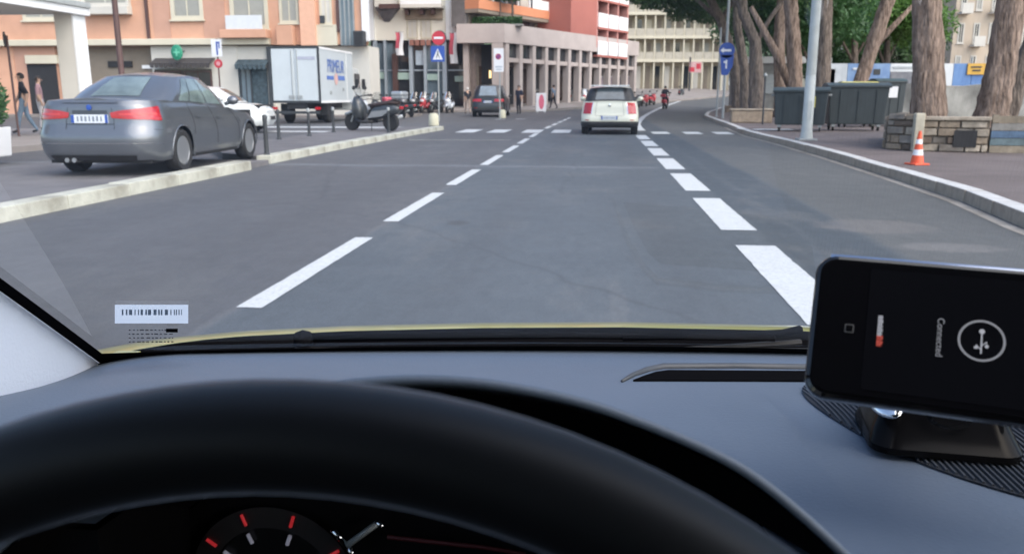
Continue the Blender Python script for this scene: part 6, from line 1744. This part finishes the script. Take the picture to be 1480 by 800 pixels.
# gauges on the panel
GC = at(398, 842, YC - .004)
kpx = (YC - .004) / FPX * 1.09
def gpt(ang, rad, off=0.0): return Vector((GC.x + rad * kpx * sin(radians(ang)), YC - .006 - off, GC.z + rad * kpx * cos(radians(ang))))
m = MB(); m.grid(lambda a, q: gpt(a, 96 + 34 * q), lin(-75, 75, 40), [0, 1]); m.build('gauge_ring', mk('gauge_grey', (.022, .02, .021), .4), clu, smooth=True)
m = MB(); m.grid(lambda a, q: gpt(a, 95 * q, -.001), lin(-180, 180, 40), [0.01, 1]); m.build('gauge_face', mk('gauge_black', (.006, .006, .007), .3), clu)
REDLIT = mk('lit_red_mark', (.5, .02, .03), .5, emit=(1, .05, .06, .1)); WHLIT = mk('lit_pale_mark', (.4, .4, .48), .5, emit=(.6, .6, .75, .06))
for a in (-54, -20, 18, 58):
    m = MB(); m.tube([gpt(a, 106, .001), gpt(a, 124, .001)], .00095, 6); m.build('red_tick', REDLIT, clu)
for a in (-54, -22, 20, 56):
    m = MB(); m.tube([gpt(a, 76, .001), gpt(a, 92, .001)], .0011, 6); m.build('numeral', WHLIT, clu)
for pts, mt, nm in ((((480, 763), (500, 786)), CHROME, 'chrome_trim'), (((502, 787), (545, 756)), GREYMET, 'trim_bar'), (((545, 752), (556, 764)), CHROME, 'trim_end'), (((146, 776), (128, 800)), CHROME, 'chrome_trim'), (((505, 790), (512, 806)), CHROME, 'chrome_trim')):
    m = MB(); m.tube([at(*p, YC - .012) for p in pts], .0018, 8); m.build(nm, mt, clu, smooth=True)
m = MB(); m.tube([at(560, 775, YC - .012), at(700, 790, YC - .012), at(760, 800, YC - .012)], .0012, 6); m.build('dark_red_line', mk('dim_red', (.06, .008, .01), .4), clu)
# steering wheel
WC = Vector((-.065, .1025, .9535)); TW = .357; RW = .1838; rw_ = .0128
wa = Vector((1, 0, 0)); wb_ = Vector((0, sin(TW), cos(TW))); wn = wa.cross(wb_)
def rim(u, w):
    d = wa * sin(u) + wb_ * cos(u); return WC + d * (RW + rw_ * cos(w)) + wn * rw_ * 1.12 * sin(w)
m = MB(); m.grid(lambda u, w: rim(u, w), lin(0, 2 * pi, 121), lin(0, 2 * pi, 25)); sw_ = m.build('steering_wheel', LEATHER, me_car, smooth=True, weld=True)
m = MB(); m.lathe([(0, .012), (.05, .01), (.068, -.005), (.06, -.04), (0, -.05)], 28, frame(WC - wn * .01, wa, wb_)); m.build('hub', DASHB, sw_, smooth=True)
for ang in (95, -95, 180):
    d = wa * sin(radians(ang)) + wb_ * cos(radians(ang)); e = wn.cross(d)
    m = MB(); m.tube([WC + d * .05 - wn * .02, WC + d * .12 - wn * .012, WC + d * RW], [.016, .012, .011], 10); m.build('spoke', DASHB, sw_, smooth=True)
m = MB(); m.tube([WC - wn * .05, WC - wn * .22], .03, 12); m.build('column', DASHB, sw_)
# vent slot at the back of the dash
def dpoly(name, pxs, mat, h, parent, up=0.0):
    P = [dash_hit(x, y) for x, y in pxs]; n_ = len(P)
    mb = MB(); mb.add([p + Vector((0, 0, up)) for p in P] + [p + Vector((0, 0, h)) for p in P], [tuple(range(n_, 2 * n_))] + [(i, (i + 1) % n_, n_ + (i + 1) % n_, n_ + i) for i in range(n_)])
    return mb.build(name, mat, parent, fix=True)
dpoly('vent_slot_shade', [(915, 551), (930, 545), (948, 539), (966, 536.5), (1200, 538), (1200, 552)], DASHB, .0016, dash, -.01)  # flat black patch paints the shade inside the slot
m = MB(); m.tube([dash_hit(*p) + Vector((0, 0, .001)) for p in ((899, 552), (915, 543), (935, 536), (958, 531.5), (1060, 531), (1200, 533))], [.0012, .0022, .003, .0035, .0035, .0035], 8); m.build('vent_lip', mk('vent_grey', (.06, .065, .075), .5), dash, smooth=True)
# speaker mat with fine ridges
SC_ = Vector((.318, .552)); SR = .170
m = MB(); vs = [(SC_.x + SR * cos(a), SC_.y + SR * sin(a)) for a in lin(0, 2 * pi, 73)[:-1]]
m.add([(x, y, dz(x, y) + .0012) for x, y in vs] + [(SC_.x, SC_.y, dz(*SC_) + .0012)], [(i, (i + 1) % 72, 72) for i in range(72)])
sm = m.build('speaker_cover', mk('cover_grey', (.04, .045, .055), .8, spec=0), dash)
m = MB(); x = SC_.x - SR + .004
while x < SC_.x + SR - .003:
    hl = sqrt(max(0, SR ** 2 - (x - SC_.x) ** 2)); y0_, y1_ = SC_.y - hl + .002, min(SC_.y + hl - .002, yend(x) - .02)
    yy = lin(y0_, y1_, 8)
    for a, b in zip(yy, yy[1:]):
        m.add([(x - .0009, a, dz(x, a) + .0012), (x + .0009, a, dz(x, a) + .0012), (x + .0009, b, dz(x, b) + .0012), (x - .0009, b, dz(x, b) + .0012), (x - .0005, a, dz(x, a) + .0024), (x + .0005, a, dz(x, a) + .0024), (x + .0005, b, dz(x, b) + .0024), (x - .0005, b, dz(x, b) + .0024)],
              [(4, 5, 6, 7), (0, 1, 5, 4), (2, 3, 7, 6), (1, 2, 6, 5), (3, 0, 4, 7)])
    x += .0034
tag(m.build('speaker_ridges', mk('ridge_grey', (.06, .067, .08), .8, spec=0), dash), kind='stuff')
# windscreen: a curved pane from the cowl up to the header
def ws(X, v):
    yb_ = yend(X) + .012; k = ((X - XC) / .766) ** 2
    yt = .11 - .07 * k
    zb_ = .956 - .004 * k; zt = 1.47 - .03 * k
    xx = XC + (X - XC) * (1 - .05 * v)
    return Vector((xx, yb_ + (yt - yb_) * v, zb_ + (zt - zb_) * v + .018 * sin(pi * v)))
XL, XR = XC - .772, XC + .772
wind = MB().grid(ws, lin(XL, XR, 40), lin(0, 1, 24)).build('windscreen', WSG, me_car, smooth=True)
def ws_hit(px, py):
    r = ray(px, py); lo, hi = .2, .95
    def f(Y):
        p = Vector((0, 0, EYE)) + r * (Y / r.y)
        X = p.x; v = .2
        for _ in range(8):
            q = ws(XC + (p.x - XC) / (1 - .05 * v), v); v = max(0, min(1, v + (q.y - p.y) / .7))
        return p.z - ws(XC + (p.x - XC) / (1 - .05 * v), v).z, p
    for _ in range(40):
        mid = (lo + hi) / 2
        if f(mid)[0] > 0: hi = mid
        else: lo = mid
    return f((lo + hi) / 2)[1]
# f grows with distance below the pane: keep the inside point
m = MB(); m.grid(lambda X, v: ws(X, v) + Vector((0, -.003, -.003)), lin(XL, XR, 40), lin(0, .028, 3)); m.build('frit_band', DASHB, wind, smooth=True)
m = MB(); m.grid(lambda s, v: ws(XL + .013 * s, v) + Vector((0, -.003, -.003)), lin(0, 1, 3), lin(0, 1, 24)); m.build('side_seal', DASHB, wind, smooth=True)
m = MB(); m.grid(lambda s, v: ws(XR - .013 * s, v) + Vector((0, -.003, -.003)), lin(0, 1, 3), lin(0, 1, 24)); m.build('side_seal', DASHB, wind, smooth=True)
def glass_patch(name, x0, y0, x1, y1, mat, lift, parent):
    P = [[ws_hit(x, y) for y in lin(y0, y1, 3)] for x in lin(x0, x1, 5)]
    c = Vector((0, 0, EYE))
    mb = MB(); mb.grid(lambda i, j: P[int(i)][int(j)].lerp(c, lift), list(range(5)), list(range(3)))
    return mb.build(name, mat, parent)
STICK = leaf_mat('sticker_paper', (.74, .79, .84), (.78, .82, .86)); STICK.node_tree.nodes['Mix Shader'].inputs[0].default_value = .75
INK = mk('sticker_ink', (.24, .3, .37), .7, var=.1)
stk = glass_patch('sticker', 166, 440, 272, 467, STICK, .006, wind)
rb = random.Random(3); x = 176.0
m = MB()
while x < 262:
    w = rb.choice((1.6, 2.4, 3.4, 4.6))
    P = [ws_hit(x, 447), ws_hit(min(x + w, 263), 447), ws_hit(min(x + w, 263), 455), ws_hit(x, 455)]
    m.add([p.lerp(Vector((0, 0, EYE)), .009) for p in P], [(0, 1, 2, 3)]); x += w + rb.choice((1.4, 2.2, 3.4))
m.build('sticker_characters', INK, wind)
m = MB()
rb = random.Random(8)
for row in range(4):
    x = 186.0
    while x < 252:
        w = rb.uniform(2, 6); y = 476 + row * 5.6
        P = [ws_hit(x, y), ws_hit(x + w, y), ws_hit(x + w, y + 1.5), ws_hit(x, y + 1.5)]
        m.add([p.lerp(Vector((0, 0, EYE)), .006) for p in P], [(0, 1, 2, 3)]); x += w + rb.uniform(1.5, 3.5)
m.build('etched_print', mk('etched_ink', (.10, .10, .11), .8), wind)
glass_patch('dark_print_block', 240, 474.5, 257, 480, DASHB, .009, wind)
# pillar trim at both sides
for side in (-1, 1):
    Xe = XL if side < 0 else XR
    def trim(s, v, side=side, Xe=Xe):
        a = ws(Xe, v)
        b = a + Vector((side * .035, -.16 + .09 * v, -.02)) if True else a
        low = Vector((side * .03, -.22, -.16)) * (1 - v) ** 3
        p = a.lerp(b + low, s)
        return p + Vector((-side * .012 * sin(pi * s), 0, 0)) + Vector((0, 0, -.001))
    m = MB(); m.grid(lambda s, v: trim(s, v), lin(0, 1, 10), lin(0, 1, 24)); m.build('pillar_trim', TRIM, me_car, smooth=True)
    m = MB(); m.grid(lambda s, v: trim(s, v) + Vector((side * (.02 + .03 * s), .03, -.004)), lin(0, 1, 4), lin(0, 1, 24)); m.build('pillar_outer', DASHB, me_car, smooth=True)
# roof, doors, floor, seats behind the camera
m = MB(); m.grid(lambda X, y: (X, y, 1.465 - .04 * ((X - XC) / .77) ** 2 - .02 * ((y + .8) / .9) ** 2), lin(XC - .75, XC + .75, 12), lin(-1.9, .125, 10)); m.build('headlining', HEADLINE, me_car, smooth=True)
m = MB(); m.grid(lambda X, y: (X, y, 1.51 - .05 * ((X - XC) / .77) ** 2 - .02 * ((y + .8) / .9) ** 2), lin(XC - .79, XC + .79, 12), lin(-1.95, .14, 10)); m.build('roof_skin', HOODP, me_car, smooth=True)
for side in (-1, 1):
    X0 = XC + side * .80
    m = MB(); m.bx(X0 - .04, X0 + .04, -1.0, .62, .3, .93); d_ = m.build('door', DASHB, me_car, bevel=.02)
    m = MB(); m.bx(X0 + side * .042, X0 + side * .07, -1.9, .9, .3, .9); m.build('outer_skin', HOODP, me_car)
    m = MB(); m.bx(X0 - .03, X0 + .03, -1.12, -1.02, .3, 1.44); m.build('centre_pillar', DASHB, me_car)
    m = MB(); m.bx(X0 - .02, X0 + .02, -1.9, .15, 1.40, 1.47); m.build('roof_rail', HEADLINE, me_car)
m = MB(); m.bx(XC - .8, XC + .8, -1.9, .6, .22, .3); m.build('floor', DASHB, me_car)
m = MB(); m.bx(XC - .8, XC + .8, -1.95, -1.85, .3, 1.5); m.build('rear_light_block', DASHB, me_car)  # unseen wall carried up to the roof to shut out rear light
for side in (-1, 1):
    m = MB(); m.bx(XC + side * .78 - .02, XC + side * .78 + .02, -1.85, -1.13, .9, 1.46); m.build('side_light_block', DASHB, me_car)  # unseen dark panels added to keep side light out of the cabin
for X0 in (XC - .36, XC + .36):
    m = MB(); m.bx(X0 - .24, X0 + .24, -.75, -.25, .3, .5); st_ = m.build('seat', DASHB, me_car, bevel=.05)
    m = MB(); m.hexa([(X0 - .24, -.95, .48), (X0 + .24, -.95, .48), (X0 + .24, -.75, .48), (X0 - .24, -.75, .48), (X0 - .2, -1.1, 1.12), (X0 + .2, -1.1, 1.12), (X0 + .2, -1.0, 1.12), (X0 - .2, -1.0, 1.12)]); m.build('backrest', DASHB, st_, bevel=.05)
# bonnet: its rear edge and crest show as a thin strip above the cowl
crest = [(-60, 560), (60, 525), (150, 503), (200, 494), (250, 487), (350, 478), (500, 470.5), (700, 466), (900, 465), (1155, 470), (1480, 492), (1700, 520)]
def cy(px): return smooth_interp(crest, px) if False else interp(crest, px)
pxs = lin(-60, 1700, 89)
def bonnet(px, k):
    y = cy(px) 
    th = 6.5 if px > 300 else 6.5 + (300 - px) * .03
    if k == 0: return at(px, y + th + 1, 1.018)
    if k == 1: return at(px, y + th, 1.02)
    if k == 2: return at(px, y + 1.5, 1.10)
    c = at(px, y, 1.16)
    if k == 3: return c
    f = ((c.x - XC) / .8); 
    tab = {4: (1.35, .07), 5: (1.6, .155), 6: (1.85, .28), 7: (1.98, .42), 8: (2.02, .6)}[k]
    return Vector((XC + (c.x - XC) * (1 - .06 * (k - 3)), tab[0] - .1 * f * f, c.z - tab[1]))
m = MB(); m.grid(lambda px, k: bonnet(px, int(k)), pxs, list(range(9))); bo = m.build('bonnet', HOODP, me_car, smooth=True, angle=60)
m = MB(); m.grid(lambda px, v: at(px, cy(px) + (6.5 if px > 300 else 6.5 + (300 - px) * .03) + 1.2, 1.017) - Vector((0, .02 * v, .07 * v)), pxs, [0, 1]); m.build('bonnet_gap_shade', DASHB, bo)  # black strip paints the shade under the bonnet's rear edge
m = MB(); m.grid(lambda X, v: ws(X, 0) + Vector((0, -.006, -.002 - .08 * v)), lin(XL, XR, 40), [0, 1]); m.build('screen_foot', DASHB, dash)
# cowl under the screen and the wipers
m = MB(); m.grid(lambda X, v: (X, yend(X) + .015 + (.29 - .0) * v, .935 - .055 * v - .02 * ((X - XC) / .77) ** 2), lin(XC - .8, XC + .8, 30), lin(0, 1, 5)); cw_ = m.build('cowl', COWL, me_car, smooth=True)
for k in range(26):
    X0 = XC - .62 + k * .048; Y0 = yend(X0) + .12
    m = MB(); m.bx(X0, X0 + .036, Y0, Y0 + .02, .914 - .02 * ((X0 - XC) / .77) ** 2, .921 - .02 * ((X0 - XC) / .77) ** 2); m.build('cowl_vent', DASHB, cw_)
for p0, p1, p2 in (((430, 489), (800, 484), (1120, 489)), ((1155, 476), (1130, 481), (900, 489))):
    P = [at(*p0, .93), at(*p1, .90), at(*p2, .88)]
    m = MB(); m.tube(P, [.005, .0042, .003], 8); w_ = m.build('wiper_arm', DASHB, me_car, smooth=True)
    m = MB(); m.tube([P[0] + Vector((0, -.01, -.012)), P[2] + Vector((.05, -.01, -.01))], .004, 6); m.build('wiper_blade', RUBBER, w_)
m = MB(); q = at(438, 488, .92); m.lathe([(0, -.01), (.012, -.008), (.01, .006), (0, .01)], 12, Matrix.Translation(q)); m.build('washer_nozzle', DASHB, me_car, smooth=True)

# ------------------------------------------------------------------ phone and its holder on the dash
TL = at(1182, 367, .405); BL = at(1172, 572, .372); TRr = at(1494, 392, .380)
xr_ = (TRr - TL).normalized(); up_ = (TL - BL); hgt = up_.length; up_ = (up_ - xr_ * up_.dot(xr_)).normalized()
PHW = hgt * 1.93
FM = frame(TL - up_ * hgt / 2 + xr_ * PHW / 2, xr_, up_)
ph = bpy.data.objects.new('phone', None); COL.objects.link(ph); ph.matrix_world = FM
tag(ph, 'black phone lying sideways in a dash holder, screen on', 'phone')
w2, h2_ = PHW / 2, hgt / 2
mb = MB(); mb.prism(rrect(-w2, -h2_, w2, h2_, .0095, 8), -.0095, .0015); mb.build('case', GLOSSB, ph, bevel=.0022)
mb = MB(); mb.prism(rrect(-w2 + .003, -h2_ + .003, w2 - .003, h2_ - .003, .0075, 8), .0016, .0022); mb.build('front_glass', SCREENB, ph)
# the case's bright upper edge
mb = MB(); mb.tube([(-w2 + .006, h2_ - .0006, -.003), (w2 - .006, h2_ - .0006, -.003)], .0024, 8); mb.build('metal_edge', mk('blue_steel_edge', (.4, .44, .55), .3, metal=.7), ph, smooth=True)
s = hgt / 200.0                               # one photograph pixel on the phone
def pxl(x, y):                                # photograph pixel to phone coordinates
    r = ray(x, y); o = Vector((0, 0, EYE)); n_ = FM.to_3x3().col[2]; t = (FM.translation - o).dot(n_) / r.dot(n_)
    p = FM.inverted() @ (o + r * t); return p.x, p.y
cx_, cy_ = pxl(1227, 476)
mb = MB(); mb.prism(rrect(cx_ - 6 * s, cy_ - 6 * s, cx_ + 6 * s, cy_ + 6 * s, 2 * s, 4), .0023, .0026); hb = mb.build('home_mark', mk('dim_grey_mark', (.06, .06, .06), .4), ph)
mb = MB(); mb.prism(rrect(cx_ - 4 * s, cy_ - 4 * s, cx_ + 4 * s, cy_ + 4 * s, 1.2 * s, 4), .0027, .0029); mb.build('home_mark_inside', SCREENB, hb)
mb = MB(); mb.prism(rrect(pxl(1255, 430)[0], -h2_ + .006, w2 - .012, h2_ - .006, .001, 2), .0023, .00245); scr = mb.build('screen', mk('lit_dark_screen', (.003, .003, .004), .08, emit=(.02, .022, .03, .03)), ph)
LW = mk('screen_white', (.25, .25, .27), .5, emit=(.8, .82, .9, .11)); LG = mk('screen_grey', (.2, .2, .21), .5, emit=(.7, .72, .8, .055)); LR = mk('screen_red', (.4, .06, .04), .5, emit=(.8, .1, .06, .12))
RD = Matrix.Rotation(-pi / 2, 4, 'Z')          # portrait lettering on a phone lying on its side reads downwards
x_, y_ = pxl(1272, 472); x2_, y2_ = pxl(1271, 493)
def strokes(xc, ya, yb, w, mat, name, seed):
    r_ = random.Random(seed); mb = MB(); y = ya
    while y > yb:
        hh = r_.choice((1.0, 1.6)) * s; k = r_.uniform(.7, 1.0)
        mb.bx(xc - w * s / 2, xc - w * s / 2 + w * s * k, max(y - hh, yb), y, .0026, .00275); y -= hh + .7 * s
    mb.build(name, mat, scr)
strokes(x_, pxl(1273, 458)[1], pxl(1271, 487)[1], 7, LW, 'white_logotype', 4)
strokes(x2_, pxl(1271, 487)[1], pxl(1270, 502)[1], 8, LR, 'red_logotype', 5)
x_, y_ = pxl(1357, 489)
text_mesh('Connected', 11.5 * s, 'status_text', LG, scr, Matrix.Translation((x_, y_, .0026)) @ RD, .00008)
x_, y_ = pxl(1417, 494)
R_ = 27 * s
mb = MB(); mb.grid(lambda a, r: (x_ + R_ * r * cos(a), y_ + R_ * r * sin(a), .0027), lin(0, 2 * pi, 41), [.90, 1.0]); mb.build('ring_mark', LG, scr)
mb = MB(); mb.bx(x_ - .8 * s, x_ + .8 * s, y_ - 17 * s, y_ + 10 * s, .0026, .0028)
mb.lathe([(0, 0), (3.2 * s, 0), (3.2 * s, .0002), (0, .0002)], 14, Matrix.Translation((x_, y_ + 12 * s, .0026)))
mb.tube([(x_, y_ - 7 * s, .0027), (x_ + 6 * s, y_ - 1 * s, .0027), (x_ + 6 * s, y_ - 6 * s, .0027)], .7 * s, 6).tube([(x_, y_ - 12 * s, .0027), (x_ - 6 * s, y_ - 6 * s, .0027), (x_ - 6 * s, y_ - 9 * s, .0027)], .7 * s, 6)
mb.lathe([(0, 0), (2.2 * s, 0), (2.2 * s, .0002), (0, .0002)], 12, Matrix.Translation((x_ + 6 * s, y_ - 7 * s, .0026))); mb.bx(x_ - 8 * s, x_ - 4 * s, y_ - 11 * s, y_ - 8 * s, .0026, .0028)
mb.build('plug_mark', LW, scr)

mc = dash_hit(1348, 640)
hold = thing('phone_holder', 'glossy black dash holder with bright edges under the phone', 'phone holder', (mc.x, mc.y, mc.z + .0035), radians(-6))
def sect(w, d, r, z, oy=0): return [(x, y + oy, z) for x, y in rrect(-w / 2, -d / 2, w / 2, d / 2, r, 6)]
mb = MB(); secs = [sect(.080, .062, .012, 0), sect(.081, .063, .013, .004), sect(.076, .056, .013, .010, .002), sect(.062, .044, .012, .026, .006), sect(.050, .034, .010, .044, .012), sect(.046, .026, .008, .060, .016)]
n_ = len(secs[0]); mb.add([p for q in secs for p in q], [(i * n_ + k, i * n_ + (k + 1) % n_, (i + 1) * n_ + (k + 1) % n_, (i + 1) * n_ + k) for i in range(len(secs) - 1) for k in range(n_)] + [tuple(reversed(range(n_))), tuple(range((len(secs) - 1) * n_, len(secs) * n_))])
mb.build('base', mk('holder_black', (.006, .006, .007), .14, var=.1, spec=.06), hold, smooth=True, angle=40)
for sd, rx, ry in ((-1, .0085, .0165), (1, .0045, .013)):
    cc = Vector((sd * (.0325 if sd < 0 else .035), -.0135, .0255)); Mf = frame(cc, Vector((1, .15, .45 if sd < 0 else -.2)), Vector((sd * -.25, 1, .45)))
    mb = MB(); mb.grid(lambda a, q: Mf @ Vector((rx * sin(a) * cos(q), ry * sin(a) * sin(q), .0035 * cos(a))), lin(.01, pi - .01, 12), lin(0, 2 * pi, 25)); mb.build('chrome_highlight', CHROME, hold, smooth=True)  # chrome patches added and tilted to make highlights on the glossy holder
mb = MB(); mb.grid(lambda a, r: (.012 * cos(a) * r, -.0245 + .007 * sin(a) * r * .35 , .0225 + .0065 * sin(a) * r), lin(0, 2 * pi, 25), [.72, 1]); mb.build('button_ring', CHROME, hold)
hm = Matrix.Translation(hold.location) @ Matrix.Rotation(radians(-6), 4, 'Z')
nrm = FM.to_3x3().col[2]; back = FM.translation - nrm * .0165 - FM.to_3x3().col[0] * .012
hi_ = hm.inverted()
mb = MB(); mb.tube([(0, .014, .05), (0, .024, .066), tuple(hi_ @ (back - nrm * .035 + Vector((0, 0, -.008)))), tuple(hi_ @ (back - nrm * .012)), tuple(hi_ @ back)], [.011, .010, .009, .010, .012], 14); mb.build('stem', GLOSSB, hold, smooth=True)
CM = hi_ @ FM
mb = MB(); mb.prism(rrect(-.034, -.022, .012, .022, .006, 5), -.0165, -.0100, CM); mb.build('cradle', GLOSSB, hold, bevel=.0015)
